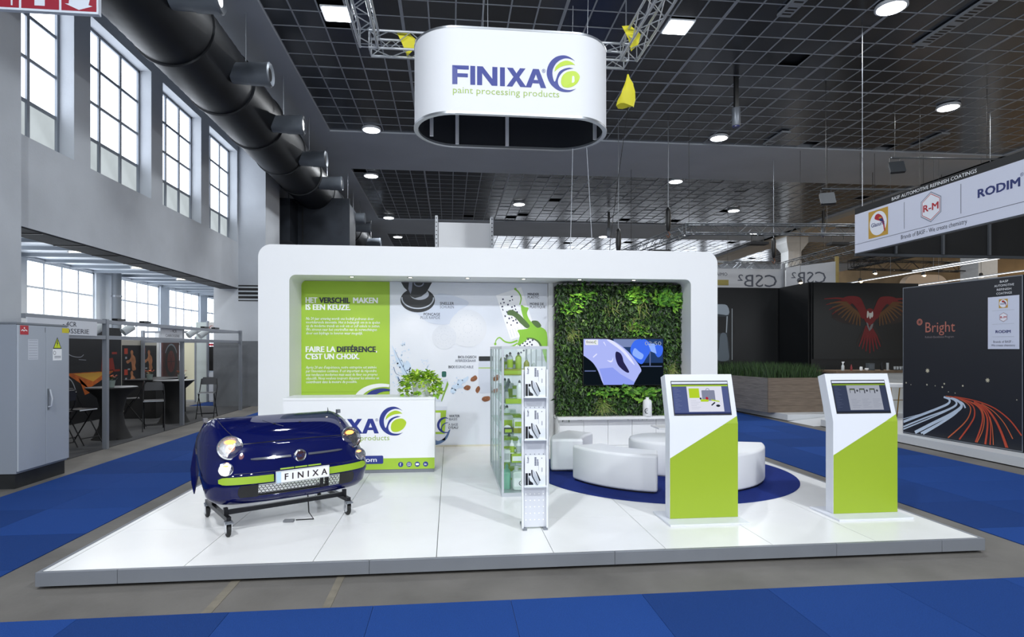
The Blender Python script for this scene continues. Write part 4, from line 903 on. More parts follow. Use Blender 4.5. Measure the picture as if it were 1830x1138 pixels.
# ------------------------------------------------------------------ cut-off car front on a trolley
CAR = M('car_paint', '#0a114a', 0.4, 0.0, coat=1.0, spec=0.0)
MATS['car_paint'].node_tree.nodes['Principled BSDF'].inputs['Coat IOR'].default_value = 1.42
GRN = M('car_lime', '#93b523', 0.35, coat=.4)
car = thing('car_front', 'dark blue front end of a small car with lime strips', 'car front', (-1.47,6.05,PZ), math.radians(33))
LV_ = [(.245,.66,.13,.30,2.4),(.27,.73,.05,.32,2.5),(.32,.785,-.005,.34,2.5),(.338,.79,-.01,.345,2.5),(.45,.812,-.02,.38,3.1),(.5,.818,-.025,.42,3.1),(.56,.816,-.012,.48,3.1),(.62,.81,.012,.58,3.1),(.68,.803,.035,.68,3.1),(.74,.795,.065,.75,3.1),(.80,.785,.10,.78,3.0),(.808,.784,.125,.78,2.95),(.82,.782,.13,.78,2.9),(.85,.77,.175,.78,2.8),(.90,.75,.27,.78,2.7),(.945,.72,.39,.78,2.8),(.98,.685,.52,.78,3.0),(1.005,.645,.64,.78,3.2),(1.02,.60,.73,.78,3.4)]
def lev(z):
    for a, b in zip(LV_, LV_[1:]):
        if a[0] <= z <= b[0]:
            t = (z-a[0])/(b[0]-a[0]); return [a[i]+(b[i]-a[i])*t for i in range(5)]
    return LV_[0] if z < LV_[0][0] else LV_[-1]
def cs(z, th):
    _, w_, vf, vb, n = lev(z); c, s = math.cos(th), math.sin(th)
    return Vector((w_*math.copysign(abs(c)**(2/n),c), vb-(vb-vf)*abs(s)**(2/n), z))
def at_u(z, u, off=0.0):
    _, w_, vf, vb, n = lev(z); c = min(1,abs(u)/w_)**(n/2); s = math.sqrt(max(0,1-c*c))
    p = Vector((u, vb-(vb-vf)*abs(s)**(2/n), z))
    if off:
        q = at_u(z, u+.01); r = at_u(min(z+.01,1.02), u) if z < 1.01 else at_u(z-.01,u); nn = (q-p).cross(r-p).normalized()
        if nn.y > 0: nn = -nn
        p = p+nn*off
    return p
TH = [math.pi*i/72 for i in range(73)]
TH = sorted(TH)
zl = [.245,.255,.27,.295,.32,.338,.36,.4,.45,.475,.5,.53,.56,.59,.62,.65,.68,.71,.74,.77,.785,.80,.804,.808,.814,.82,.835,.85,.875,.90,.92,.945,.965,.98,.993,1.005,1.014,1.02]
b = MB(); nT = len(TH); b.v = [tuple(cs(z,t)) for z in zl for t in TH]
for i in range(len(zl)-1):
    for j in range(nT-1):
        um = .5*(b.v[i*nT+j][0]+b.v[i*nT+j+1][0])
        if abs(um) < .41 and .337 < zl[i] < .449: continue
        b.f.append([i*nT+j,i*nT+j+1,(i+1)*nT+j+1,(i+1)*nT+j]); b.mi.append(0)
k0 = (len(zl)-1)*nT; b.f.append([k0+j for j in range(nT)]); b.mi.append(0)
b.build('body_shell', CAR, car, smooth=60, solid=.006)
def strip(name, z0, z1, u0, u1, mat, off=.004, n=16, taper=0, zc=None):
    m = MB(); vs = []
    for i in range(n+1):
        u = u0+(u1-u0)*i/n; k = 1.0
        if taper: e = (i if u0 < 0 else n-i)/n; k = min(1, .45+e*taper*2.5)
        zm = (z0+z1)/2+(zc(u) if zc else 0); hh = (z1-z0)/2*k
        vs += [at_u(zm-hh,u,off), at_u(zm+hh,u,off), at_u(zm-hh,u,-.002), at_u(zm+hh,u,-.002)]
    fs = []
    for i in range(n):
        a, c = i*4, (i+1)*4; fs += [(a,c,c+1,a+1),(a+1,c+1,c+3,a+3),(a+2,c+2,c,a),]
    fs += [(0,1,3,2),(n*4,n*4+2,n*4+3,n*4+1)]
    m.add(vs,fs); return m.build(name, mat, car, smooth=50)
strip('hood_seam', .806,.812,-.66,.66,BLACK,.0015,30,zc=lambda u:.018-.05*u*u)
for s in (-1,1): MB().tube([at_u(.822+.188*i/14,s*(.50+.10*math.sin(i/14*1.57)),.0005) for i in range(15)],.003,6).build('hood_side_seam', BLACK, car)
strip('lime_strip', .468,.532,-.72,-.265,GRN,.012,16,3); strip('lime_strip', .468,.532,.265,.72,GRN,.012,16,3)
strip('bumper_crease', .560,.563,-.6,.6,BLACK,.001,24)
strip('chrome_whisker', .672,.69,-.45,-.085,CHROME,.012,14,2); strip('chrome_whisker', .672,.69,.085,.45,CHROME,.012,14,2)
for a,c in ((-.2,-.07),(-.06,.06),(.07,.2)): strip('upper_grille_bar', .565,.578,a,c,GRN,.006,6)
strip('grille_surround', .336,.452,-.57,-.40,BLACK,.003,8,2); strip('grille_surround', .336,.452,.40,.57,BLACK,.003,8,2)
# honeycomb grille
m = MB(); cw, chh = .034, .026
def hp(u,z): return at_u(z,u,-.004)
for r in range(5):
    for c in range(25):
        u = -.405+c*cw+(cw/2 if r%2 else 0); z = .345+r*chh*.9
        if u > .39: continue
        for p,q in (((u-cw*.32,z),(u+cw*.32,z)),((u+cw*.32,z),(u+cw*.5,z+chh*.45 if r < 4 else z)),((u-cw*.32,z),(u-cw*.5,z+chh*.45 if r < 4 else z)),((u+cw*.5,z+chh*.45),(u+cw*.32,z+chh*.9))):
            if p == q: continue
            m.bar(hp(*p),hp(*q),.004,.004)
tag(m.build('grille_mesh', BLACK, car, fix=False), kind='stuff')
bx('grille_strut', .2,.225,-.01,.02,.34,.45,BLACK,car)
# number plate
npz = thing('number_plate','x','x'); bpy.data.objects.remove(npz)
pl_ = MB().box(-.262,.262,-.075,-.063,.447,.565).build('number_plate', M('plate_white','#f2f3f4',.35), car, bevel=.004)
NF = front(0,-.0755,0)
ink('plate_band',[rect(-.26,.45,-.215,.562)],NF,M('plate_blue','#bcd7ef',.4),pl_,.0008)
text('plate_lettering','FINIXA',NF,.085,M('plate_ink','#2a1c22',.5),pl_,-.185,.477,bold=.03,h=.0012,width=.415,space=1.75)
ink('plate_rim',[stroke([(-.255,.452),(.255,.452),(.255,.56),(-.255,.56),(-.255,.452)],.004)],NF,M('plate_grey','#9a9ca0',.4),pl_,.001)
# round badge
p = at_u(.682,0,.0)
MB().lathe([(.001,-.03),(.04,-.03),(.043,-.026),(.06,-.022),(.062,-.012),(.06,.01)],(p.x,p.y,p.z),28,'y').build('badge', CHROME, car, smooth=40)
bd = MB().cyl((p.x,p.y-.0305,p.z),(p.x,p.y-.033,p.z),.043,n=28).build('badge_disc', M('badge_red','#3b1c22',.35), car)
text('badge_lettering','FIAT',front(p.x,p.y-.034,p.z),.05,CHROME,bd,0,-.019,'CENTER',.01,.0005,width=.066)
# lamps
LENS = glass('lamp_lens','#ffffff',.3)
def lampset(u, z, r, sgn, amber, nm):
    p = at_u(z,u,0); n_ = Vector((sgn*.16,-.93,.32)).normalized()
    rot = n_.to_track_quat('-Y','Z').to_euler()
    h = MB().lathe([(r*.9,.05),(r*1.0,.0),(r*1.07,-.02),(r*1.04,-.032),(r*.93,-.034),(r*.9,-.012)],n=32,ax='y').build(nm, CHROME, car, loc=p, rot=rot, smooth=40)
    MB().lathe([(r*.9,-.012),(r*.72,.02),(r*.4,.04),(r*.1,.045)],n=28,ax='y').build('reflector', M('reflector','#7a7d84',.35,.9,var=.35,scale=60), h, smooth=40)
    MB().lathe([(r*.34,.03),(r*.34,-.0),(r*.26,-.01),(r*.05,-.014)],n=20,ax='y').build('bulb_shroud', M('shroud','#7d8088',.25,.9), h, smooth=40)
    g_ = MB(); g_.prism(circ(0,r*.52,r*.46,20,r*.2),((0,-.008,0),(1,0,0),(0,0,1)),0,.006); g_.build('indicator_glow', emitter('amber_glow','#ff8f48',5.0), h)
    MB().lathe([(r*.92,-.034),(r*.8,-.046),(r*.5,-.056),(r*.01,-.06)],n=28,ax='y').build('lens', LENS, h, smooth=60)
    return h
lampset(-.6,.785,.11,-1,2,'headlamp'); lampset(.6,.775,.11,1,2,'headlamp'); lampset(-.66,.60,.062,-1,1,'fog_lamp'); lampset(.665,.60,.062,1,1,'fog_lamp')
lamp('headlamp_glow','POINT',(-.62,-.02,.90),.5,.04,(1,.45,.2),parent=car)
# torn inner wing flap and hinges at the rear corners
for s in (-1,1):
    fl_ = MB(); pts = [(s*.70,.79,.99),(s*.77,.80,.85),(s*.80,.82,.7),(s*.825,.82,.52),(s*.82,.80,.38),(s*.80,.79,.27),(s*.78,.75,.42),(s*.765,.74,.6),(s*.74,.76,.78)]
    fl_.add([Vector(q) for q in pts]+[Vector(q)+Vector((-s*.012,.012,0)) for q in pts],[tuple(range(9)),tuple(range(17,8,-1))]+[(i,(i+1)%9,9+(i+1)%9,9+i) for i in range(9)])
    fl_.build('wing_flap', CAR, car)
    MB().box(s*.7-.02,s*.7+.02,.74,.78,.99,1.03).build('hood_hinge', STEEL, car)
MB().cyl((.58,.76,1.0),(.575,.76,1.06),.008,.003,8).build('hinge_pin', BLACK, car)
for u in (-.12,.14):
    q = at_u(.955,u,.004); MB().lathe([(.012,0),(.01,.008),(.001,.01)],tuple(q),10).build('washer_jet', BLACK, car)
strip('hood_crease', .985,.989,-.2,-.05,M('crease_dark','#0a0f30',.3),.0015,6,zc=lambda u:-.05*(u+.2)/.15)
# trolley
tr = thing('caster_trolley', 'black steel trolley on casters carrying the car front', 'trolley', (-1.47,6.05,PZ), math.radians(33))
TS = M('trolley_steel','#25262a',.35,.7)
for u in (-.66,.5):
    MB().bar((u,.0,.165),(u,.87,.165),.04).build('runner', TS, tr); MB().bar((u,.12,.185),(u,.12,.25),.035).build('riser', TS, tr); MB().bar((u,.6,.185),(u,.6,.3),.035).build('riser', TS, tr)
    MB().bar((u,.05,.3),(u,.7,.3),.03).build('saddle', TS, tr) if False else None
MB().bar((-.64,.12,.205),(.48,.12,.205),.04).build('cross_tube', TS, tr); MB().bar((-.64,.6,.205),(.48,.6,.205),.04).build('cross_tube', TS, tr)
RUB = M('rubber_black','#151617',.6)
for u,v in ((-.66,.02),(.5,.02),(-.66,.85),(.5,.85)):
    c_ = MB().cyl((u,v,.14),(u,v,.15),.035,n=14).build('caster', STEEL, tr)
    MB().box(u-.028,u-.022,v-.025,v+.035,.05,.14).build('fork', CHROME, c_); MB().box(u+.022,u+.028,v-.025,v+.035,.05,.14).build('fork', CHROME, c_)
    MB().lathe([(.02,-.018),(.054,-.016),(.06,-.01),(.06,.01),(.054,.016),(.02,.018)],(u,v+.015,.06),24,'x').build('wheel', RUB, c_, smooth=40)
    MB().cyl((u-.021,v+.015,.06),(u+.021,v+.015,.06),.032,n=16).build('hub', M('hub_grey','#c4c7cb',.3,.6), c_); MB().box(u-.035,u+.035,v-.045,v-.02,.125,.14).build('brake_pedal', STEEL, c_)
tag(MB().tube([(-1.5,6.45,PZ+.28),(-1.45,6.3,PZ+.05),(-1.38,6.2,PZ+.008),(-1.55,6.18,PZ+.008)],.006,6).build('power_lead', BLACK), 'thin black lead lying beneath the car front', 'cable')
fp = tag(bx('floor_outlet', -1.66,-1.56,6.12,6.18,PZ+.0005,PZ+.022,M('outlet_grey','#6d7075',.5),bevel=.004), 'small grey floor outlet under the car front', 'outlet')

# ------------------------------------------------------------------ exit sign hung near the camera
ex = thing('exit_sign', 'red sign with white arrows hanging at the top left', 'sign', (-3.85,6.0,5.04))
bx('sign_board', -.70,.53,0,.05,0,.42,M('sign_edge','#bcc3ce',.5),ex)
XF = front(0,0,0); RED = M('sign_red','#841428',.45); SWH = M('sign_white','#bcc3ce',.5)
for a,c in ((-.69,-.165),(-.145,.185),(.205,.515)): ink('red_field',[rect(a,.02,c,.41)],XF,RED,ex,.0012)
ink('arrow_print',[[(.36,.03),(.48,.07),(.445,.08),(.47,.2),(.28,.2),(.27,.085),(.235,.085)]],XF,SWH,ex,.002)
ink('figure_print',[rect(-.03,.05,.06,.4)],XF,SWH,ex,.002); ink('figure_print',[rect(-.235,.04,-.22,.4)],XF,SWH,ex,.002)
for x in (-.5,.4): MB().cyl((x,.025,.42),(x,.025,3.9),.006,n=6).build('hanger', STEEL, ex)

# ------------------------------------------------------------------ electrical cabinet
ec = thing('electrical_cabinet', 'grey two door electrical cabinet on a black base', 'electrical cabinet', (-6.2,9.05,0))
CG = M('cabinet_grey','#aab1bb',.5,.1); CD = M('cabinet_side','#878e99',.55)
bx('base', -.44,.43,-.50,.52,0,.2,M('base_black','#191b1d',.6,var=.3,scale=8),ec); bx('body', -.45,.455,-.52,.54,.2,2.2,CD,ec,bevel=.006); bx('top_rim', -.46,.47,-.53,.55,2.2,2.225,STEEL,ec)
d1 = bx('door', .456,.484,-.515,.022,.23,2.19,CG,ec,bevel=.004); d2 = bx('door', .456,.484,.032,.535,.23,2.19,CG,ec,bevel=.004)
bx('handle_plate', .484,.492,.05,.08,1.0,1.3,STEEL,d2); MB().tube([(.49,.065,1.04),(.53,.07,1.05),(.535,.075,1.16),(.51,.065,1.29)],.012,8).build('handle', M('handle_grey','#c3c8cf',.35,.4), d2, smooth=60)
EF = east(.484,0,0)
ink('red_label',[rrect(-.49,2.06,-.33,2.185,.006)],EF,M('label_red','#b5202d',.4),d1,.001); ink('label_script',[stroke(spline([(-.47,2.11),(-.44,2.125),(-.42,2.11),(-.39,2.125),(-.355,2.11)],4,False),.012),circ(-.41,2.15,.012,10)],EF,PW,d1,.0016)
ink('paper_notice',[rect(-.34,1.72,-.14,2.0)],EF,M('paper','#c6cbd4',.6),d1,.001); ink('notice_lines',[rect(-.325,1.98-i*.035,-.155,1.99-i*.035) for i in range(8)],EF,M('paper_line','#aab0bb',.6),d1,.0015)
ink('warning_triangle',[[(.17,1.87),(.36,1.87),(.265,2.04)]],EF,BLACK,d2,.001); ink('warning_triangle',[[(.19,1.882),(.34,1.882),(.265,2.015)]],EF,M('warn_yellow','#cfe01e',.5),d2,.0016); ink('warning_bolt',[[(.27,2.0),(.245,1.945),(.262,1.945),(.25,1.89),(.285,1.955),(.268,1.955),(.285,2.0)]],EF,BLACK,d2,.0022)
ink('white_label',[rect(.165,1.70,.365,1.865)],EF,PW,d2,.001); ink('label_ring',[stroke(circ(.205,1.81,.026,16)+[(.231,1.81)],.006)],EF,INK,d2,.0016); ink('label_lines',[rect(.2,1.735+i*.02,.345,1.743+i*.02) for i in range(2)],EF,LI,d2,.0016)
ink('yellow_sticker',[rect(.37,2.105,.53,2.175)],EF,M('sticker_yellow','#d2c51d',.5),d2,.0012); ink('label_slot',[rect(.0,2.1,.008,2.17)],EF,BLACK,d1,.0012)

# ------------------------------------------------------------------ small shell-scheme stand in the side room
POST = M('post_grey','#8b9098',.4,.5)
st = thing('shell_frame', 'grey aluminium shell scheme frame of the small stand', 'stand frame', (-6.4,14.5,0))
for x,y in ((0,-2.7),(-.1,.7),(.05,4.3),(-2.75,-2.7),(-2.75,4.3)): bx('post', x-.04,x+.04,y-.04,y+.04,0,2.42,POST,st)
for z in (2.08,2.37): bx('rail', -.03,.03,-4.85,4.28,z-.035,z+.035,POST,st); bx('rail', -2.75,-.03,4.27,4.33,z-.03,z+.03,POST,st)
f1 = bx('fascia_board', .032,.05,-4.84,-3.06,2.1,2.35,M('fascia_white','#ccd0d8',.5),st); text('fascia_lettering','- 4CR',east(.051,0,0),.115,INK,f1,-4.02,2.245,bold=.012,h=.001,width=.36); text('fascia_lettering','CARROSSERIE',east(.051,0,0),.115,INK,f1,-4.46,2.13,bold=.012,h=.001,width=1.15)
f2 = bx('fascia_board', -.07,-.05,-.45,.62,2.1,2.36,M('fascia_white','#ccd0d8',.5),st); text('fascia_lettering','- 4CR',east(-.049,0,0),.1,INK,f2,.0,2.25,bold=.01,h=.001,width=.3); text('fascia_lettering','CARROSSERIE',east(-.049,0,0),.09,INK,f2,-.25,2.14,bold=.01,h=.001,width=.7)
sf = tag(bx('stand_floor', -9.2,-6.42,10.6,20.0,.0005,.012,M('dark_grey_carpet','#3c3d40',.95,var=.1,scale=60)), 'dark grey carpet floor of the small stand', 'carpet')
bw = thing('stand_wall', 'black graphic back wall of the small stand', 'stand wall', (-9.25,15.0,0))
DK = M('graphic_black','#121317',.5)
bx('wall_panel', -.05,.05,-4,2.72,0,2.44,DK,bw); bx('wall_panel', -.05,.05,2.74,4.75,0,2.12,M('panel_cream','#b8b5aa',.6),bw)
WFm = east(.052,0,0)
ink('orange_graphic',[[(.3,1.27),(2.4,1.27),(1.6,.98),(1.2,.85)],[(1.1,.95),(1.3,.75),(1.05,.7),(.8,1.15)]],WFm,M('graphic_orange','#b0591f',.5,var=.3,scale=5),bw,.0012); ink('orange_graphic',[[(.6,1.25),(2.0,1.25),(1.4,1.02)]],WFm,M('graphic_yellow','#c29438',.5),bw,.002)
ink('red_graphic',[[(1.75,1.28),(1.8,1.75),(2.0,1.6),(2.3,1.62),(2.4,1.3)],rect(2.25,1.72,2.5,1.78),rect(2.3,1.24,2.65,1.3)],WFm,M('graphic_red','#8a2a1c',.5),bw,.0012)
ink('car_line_graphic',[stroke(spline([(.2,1.85),(.5,1.7),(.85,1.66),(1.0,1.72)],5,False),.02),stroke([(.8,1.6),(1.1,1.58)],.015),stroke(spline([(.1,1.25),(.5,1.1),(.7,.8)],5,False),.03)],WFm,M('graphic_line','#8d939b',.4),bw,.0012)
ink('poster_field',[rect(2.75,.2,4.72,1.97)],WFm,M('poster_black','#0f0d0e',.5),bw,.0012)
SK = M('poster_skin','#a8704a',.6,var=.25,scale=6)
for i in range(2):
    for j in range(3):
        cx_, cz_ = 3.25+i*.98, 1.5-j*.6
        ink('figure_print',[spline([(cx_-.05,cz_+.28),(cx_+.03,cz_+.33),(cx_+.1,cz_+.27),(cx_+.09,cz_+.2),(cx_+.2,cz_+.12),(cx_+.24,cz_-.02),(cx_+.2,cz_-.12),(cx_+.25,cz_-.24),(cx_+.05,cz_-.26),(cx_+.02,cz_-.1),(cx_-.03,cz_+.0),(cx_-.2,cz_-.06),(cx_-.28,cz_+.02),(cx_-.1,cz_+.06),(cx_-.02,cz_+.16)],3)],WFm,SK,bw,.002)
        ink('badge_print',[rect(cx_-.38,cz_+.22,cx_-.2,cz_+.38)],WFm,M('badge_orange','#b03a1e',.5),bw,.002); ink('tool_print',[rect(cx_-.33,cz_+.08,cx_-.24,cz_+.14),rect(cx_-.2,cz_-.24,cx_-.08,cz_-.2)],WFm,M('poster_grey','#9aa0a6',.5),bw,.0024)
bx('perforated_upright', -.03,.09,4.8,4.9,0,2.42,M('upright_white','#d5d8dc',.5),bw)
wg = thing('wheel_poster', 'dark red wheel poster beside the perforated upright', 'poster', (-9.2,20.65,0))
bx('panel', -.03,.03,-.55,.6,0,2.2,M('graphic_maroon','#3d1713',.5,var=.5,scale=3),wg); PF = east(.031,0,0)
ink('tyre_print',[circ(0,1.45,.42,32,.52)],PF,M('tyre_black','#141416',.5),wg,.001); ink('rim_print',[circ(0,1.45,.27,28,.36)],PF,M('rim_red','#5e2018',.5),wg,.0016); ink('spoke_print',[stroke([(0,1.45),(.25*math.cos(a),1.45+.33*math.sin(a))],.03) for a in [i*1.047 for i in range(6)]],PF,M('spoke_dark','#2a1010',.5),wg,.0022); ink('glint_print',[stroke(circ(0,1.45,.46,12,.56,30,150),.05)],PF,M('glint_grey','#6f7c84',.4),wg,.0022)
ct_ = thing('glass_stand', 'pale panelled stand beyond the small stand', 'stand', (-8.7,21.9,0))
bx('panel', -.16,.2,-.1,0,0,2.8,M('panel_pale','#bfc8c6',.5),ct_); bx('panel', -.75,-.2,.3,.34,.05,2.2,M('panel_cream2','#d8d2b4',.5),ct_); bx('post', .2,.25,-.12,.02,0,2.85,POST,ct_); bx('post', -.2,-.15,-.12,.02,0,2.3,POST,ct_)
gb = bx('sign_board', .26,.75,-.1,-.06,2.42,2.8,M('glas_board','#c5c3c1',.5),ct_); text('sign_lettering','GLAS',front(0,-.101,0),.24,M('glas_red','#8a2a2c',.5),gb,.28,2.52,bold=.01,h=.001,width=.42)
bx('dark_window', .27,.8,-.08,-.05,1.1,1.95,BLACK,ct_); bx('lower_panel', .27,.8,-.09,-.05,.05,1.05,M('panel_white2','#c9ced6',.5),ct_); bx('red_strip', .27,.8,-.095,-.05,1.97,2.05,M('label_red','#b5202d',.4),ct_)
tag(bx('stand_carpet', -8.45,-7.66,20.3,21.7,.0005,.012,CARP), 'small blue carpet in front of the pale stand', 'carpet')
for k,(y,lb) in enumerate(((12.35,'white spotlight nearest the cabinet on the shell frame rail'),(13.35,'second white spotlight on the shell frame rail'),(16.4,'third white spotlight on the shell frame rail'),(17.1,'fourth white spotlight farthest along the shell frame rail'))):
    t = thing('arm_spotlight', lb, 'spotlight', (-6.4,y,2.41), group='shell frame spotlights')
    MB().box(-.05,.05,-.25,.05,.0,.04).build('mount', BLACK, t); MB().tube([(0,0,.03),(-.1,-.1,.0),(-.2,-.2,-.12)],.01,6).build('arm', ALU, t)
    MB().cyl((-.2,-.2,-.08),(-.32,-.34,-.2),.075,.085,16).build('head', M('spot_white','#ccd3d6',.4), t, smooth=40)
# black covered tables
STRETCH = M('black_stretch','#0b0c0e',.8)
def table(x, y, h, r, lb, z0):
    t = thing('cocktail_table', lb, 'table', (x,y,z0), group='black covered tables')
    MB().lathe([(r*.78,0),(r*.72,.03),(r*.5,.25*h),(r*.42,.5*h),(r*.55,.8*h),(r*.96,.975*h),(r,h-.012),(r*.98,h),(.001,h+.002)],n=32).build('stretch_cover', STRETCH, t, smooth=50)
    MB().cyl((0,0,h+.002),(0,0,h+.006),r*.97,n=32).build('table_top', M('top_dark','#1c1d20',.35), t)
    for k in range(4): a = k*1.571+.785; MB().cyl((r*.7*math.cos(a),r*.7*math.sin(a),0),(r*.7*math.cos(a),r*.7*math.sin(a),.03),.03,n=8).build('foot', BLACK, t)
table(-6.98,13.1,1.06,.47,'black stretch covered cocktail table nearest the cabinet',.0122); table(-6.95,15.8,1.06,.47,'black stretch covered cocktail table beside the lone folding chair',.0122)
bc = thing('stand_counter', 'black low counter behind the second covered table', 'counter', (-8.2,17.6,.0122)); bx('body', -.4,.4,-.9,.9,0,1.0,STRETCH,bc); bx('top', -.43,.43,-.93,.93,1.0,1.03,M('top_dark','#1c1d20',.35),bc)
def flowers(x, y, z, lb):
    t = thing('flower_pot', lb, 'flower pot', (x,y,z), group='flower pots on the tables')
    MB().lathe([(.06,0),(.085,.14),(.08,.14),(.07,.12),(.001,.12)],n=16).build('pot', M('pot_sage','#7d8a86',.5), t, smooth=40)
    b = MB(); r_ = random.Random(3)
    for _ in range(70):
        a, rr = r_.uniform(0,6.28), r_.random()*.11; p = Vector((rr*math.cos(a),rr*math.sin(a),.13+r_.random()*.1)); d = Vector((math.cos(a),math.sin(a),r_.uniform(.1,1))).normalized()*.05; s_ = d.cross(Vector((0,0,1))).normalized()*.018; b.cur = 0 if p.z < .19 else 1; b.add([p,p+d*.5-s_,p+d,p+d*.5+s_],[(0,1,2,3)])
    tag(b.build('blooms', [M('leaf_dull','#37502a',.6),M('bloom_orange','#b8511f',.6)], t, fix=False), kind='stuff')
flowers(-6.95,13.0,1.079,'pot of orange flowers on the covered table nearest the cabinet'); flowers(-6.75,15.75,1.079,'pot of orange flowers on the covered table beside the lone chair'); flowers(-8.1,17.0,1.043,'pot of orange flowers on the black low counter')
# folding chairs
def make_chair():
    t = thing('folding_chair', 'x', 'chair', group='black folding chairs')
    LG = M('chair_frame','#16171a',.45,.4)
    bx('seat', -.2,.2,-.19,.2,.66,.685,M('chair_seat','#1b1c20',.4),t,bevel=.01); bx('seat_edge', -.2,.2,-.2,-.19,.66,.68,M('chair_edge','#b5bac0',.4),t)
    MB().prism([(-.19,0),(.19,0),(.2,.12),(.15,.2),(-.15,.2),(-.2,.12)],((0,.27,.88),(1,0,0),(0,.2,.98)),0,.02).build('backrest', M('chair_back','#23252b',.45), t, bevel=.006)
    for s in (-1,1):
        MB().tube([(s*.21,-.3,0),(s*.21,.0,.5),(s*.21,.22,.8),(s*.19,.29,1.04)],.012,6).build('leg', LG, t); MB().tube([(s*.19,.33,0),(s*.19,-.12,.66)],.012,6).build('leg', LG, t)
    MB().tube([(-.21,-.22,.13),(.21,-.22,.13)],.01,6).build('stretcher', LG, t); MB().tube([(-.19,.26,.1),(.19,.26,.1)],.01,6).build('stretcher', LG, t)
    return t
ch0 = make_chair()
for k,(x,y,rz,lb) in enumerate(((-6.52,16.75,1.75,'lone black folding chair right of the second covered table'),(-6.75,14.35,2.0,'black folding chair between the two covered tables'),(-7.35,11.9,-.4,'black folding chair half hidden behind the electrical cabinet'),(-7.2,12.4,2.9,'black folding chair turned towards the table nearest the cabinet'),(-7.6,15.0,.5,'black folding chair behind the gap between the covered tables'))):
    c_ = ch0 if k == 0 else copy_tree(ch0)
    c_.location = (x,y,.0125); c_.rotation_euler = (0,0,rz-math.pi/2); c_['label'] = lb

# ------------------------------------------------------------------ round air duct
du = thing('air_duct', 'large black spiral air duct under the ceiling beside the windows', 'duct', (-5.2,0,7.94))
DM = M('duct_black','#15181d',.5,.35,var=.2,scale=2)
b = MB(); n = 40; L_ = 200; vs = []
ysd = [-8+i*.13 for i in range(370)]
for k,y in enumerate(ysd):
    r = .743 if k%2 else .752
    for i in range(n): a = 2*math.pi*i/n; vs.append((r*math.cos(a),y,r*math.sin(a)))
b.add(vs,[(k*n+i,k*n+(i+1)%n,(k+1)*n+(i+1)%n,(k+1)*n+i) for k in range(len(ysd)-1) for i in range(n)])
b.build('duct_shell', DM, du, smooth=12, fix=False)
for k in range(12): MB().lathe([(.755,-.03),(.785,-.02),(.785,.02),(.755,.03)],(0,9.4+k*2.35,0),40,'y').build('duct_collar', DM, du, smooth=40)
for k,y in enumerate((10.3,13.05,15.9,18.7,21.4,27.0,29.0,33.0)):
    nz = MB().lathe([(.21,-.35),(.22,0),(.235,.02),(.235,.34),(.245,.36),(.25,.42),(.22,.45),(.17,.42),(.12,.40)],(.98,y,-.26),24,'x').build('nozzle', M('nozzle_grey','#5a6068',.5,.3), du, smooth=40)
    MB().cyl((.9,y,0),(.9,y,1.0),.012,n=6).build('nozzle_hanger', STEEL, nz); MB().cyl((1.39,y,-.26),(1.4,y,-.26),.13,n=16).build('nozzle_throat', BLACK, nz)
for k in range(7): MB().cyl((.0,11+k*4,.75),(.0,11+k*4,1.05),.015,n=6).build('hanger_rod', STEEL, du)
px_ = bpy.data.objects.new('plenum', None); COL.objects.link(px_); px_.parent = du; px_.location = (-.1,24.2,-2.34)
PLM = M('plenum_dark','#2a2f37',.5,.5,var=.25,scale=2)
bx('box', -1.25,1.35,-.8,1.2,0,2.0,PLM,px_); bx('flange', -.3,1.45,-.85,-.801,-.05,2.05,PLM,px_); bx('branch', -1.25,-.5,-1.9,-.801,.2,1.75,PLM,px_); bx('cover_seam', -.32,-.28,-.87,-.851,0,2.0,BLACK,px_)
for x in (-1.1,1.2): MB().cyl((x,.2,2.0),(x,.2,3.36),.015,n=6).build('hanger_rod', STEEL, px_)

# ------------------------------------------------------------------ neighbouring stand on the right
WP = M('stand_white_floor','#cfd2d6',.4)
sp = tag(MB().box(8.86,18,4,13.42,.02,.17).build('stand_platform', WP), 'low white platform under the road poster', 'platform', 'low white platforms')
sp2 = thing('stand_platform', 'low white platform under the wooden planter', 'platform', (8.75,16,0), group='low white platforms')
MB().prism([(-.2,.5),(-.1,-1.52),(6.5,-1.52),(6.5,4.2),(-.5,4.2)],((0,0,0),(1,0,0),(0,1,0)),.02,.17).build('deck', WP, sp2)
b = MB(); b.add([(8.7,13.44,.004),(8.66,14.46,.004),(10.4,14.46,.17),(10.4,13.44,.17),(10.4,13.44,.004),(10.4,14.46,.004)],[(0,1,2,3),(0,3,4),(1,5,2),(3,2,5,4),(0,4,5,1)]); tag(b.build('access_ramp', WP), 'white access ramp between the two low platforms', 'ramp')
# road poster wall
uxB = Vector((.0866,-.9962,0)); P0 = Vector((9.08,11.08,0)); nB = Vector((-.9962,-.0866,0))
br = thing('poster_wall', 'black poster wall with night road light trails', 'poster wall', (9.08,11.08,.17))
BFp = ((0,0,-.17),tuple(uxB),(0,0,1))
SLATE = M('poster_slate','#191c24',.4)
MB().prism([(-.0,.17),(2.335,.17),(2.335,3.08),(0,3.1)],BFp,-.16,0).build('panel', SLATE, br)
MB().prism([(2.36,.17),(5.5,.17),(5.5,3.05),(2.36,3.08)],BFp,-.16,0).build('panel', SLATE, br)
for p,q in (((0,.19),(2.335,.19)),((0,3.09),(2.335,3.07)),((.006,.19),(.006,3.09)),((2.33,.19),(2.33,3.07))): ink('edge_profile',[stroke([p,q],.016)],BFp,STEEL,br,.0015)
TW = M('trail_white','#c4d2e2',.4); TR = M('trail_red','#b8482f',.4); TO = M('trail_orange','#c4643c',.4)
def trail(pts,w0,w1,m,h=.002): ink('light_trail',[stroke(spline(pts,7,False),w0,w1)],BFp,m,br,h)
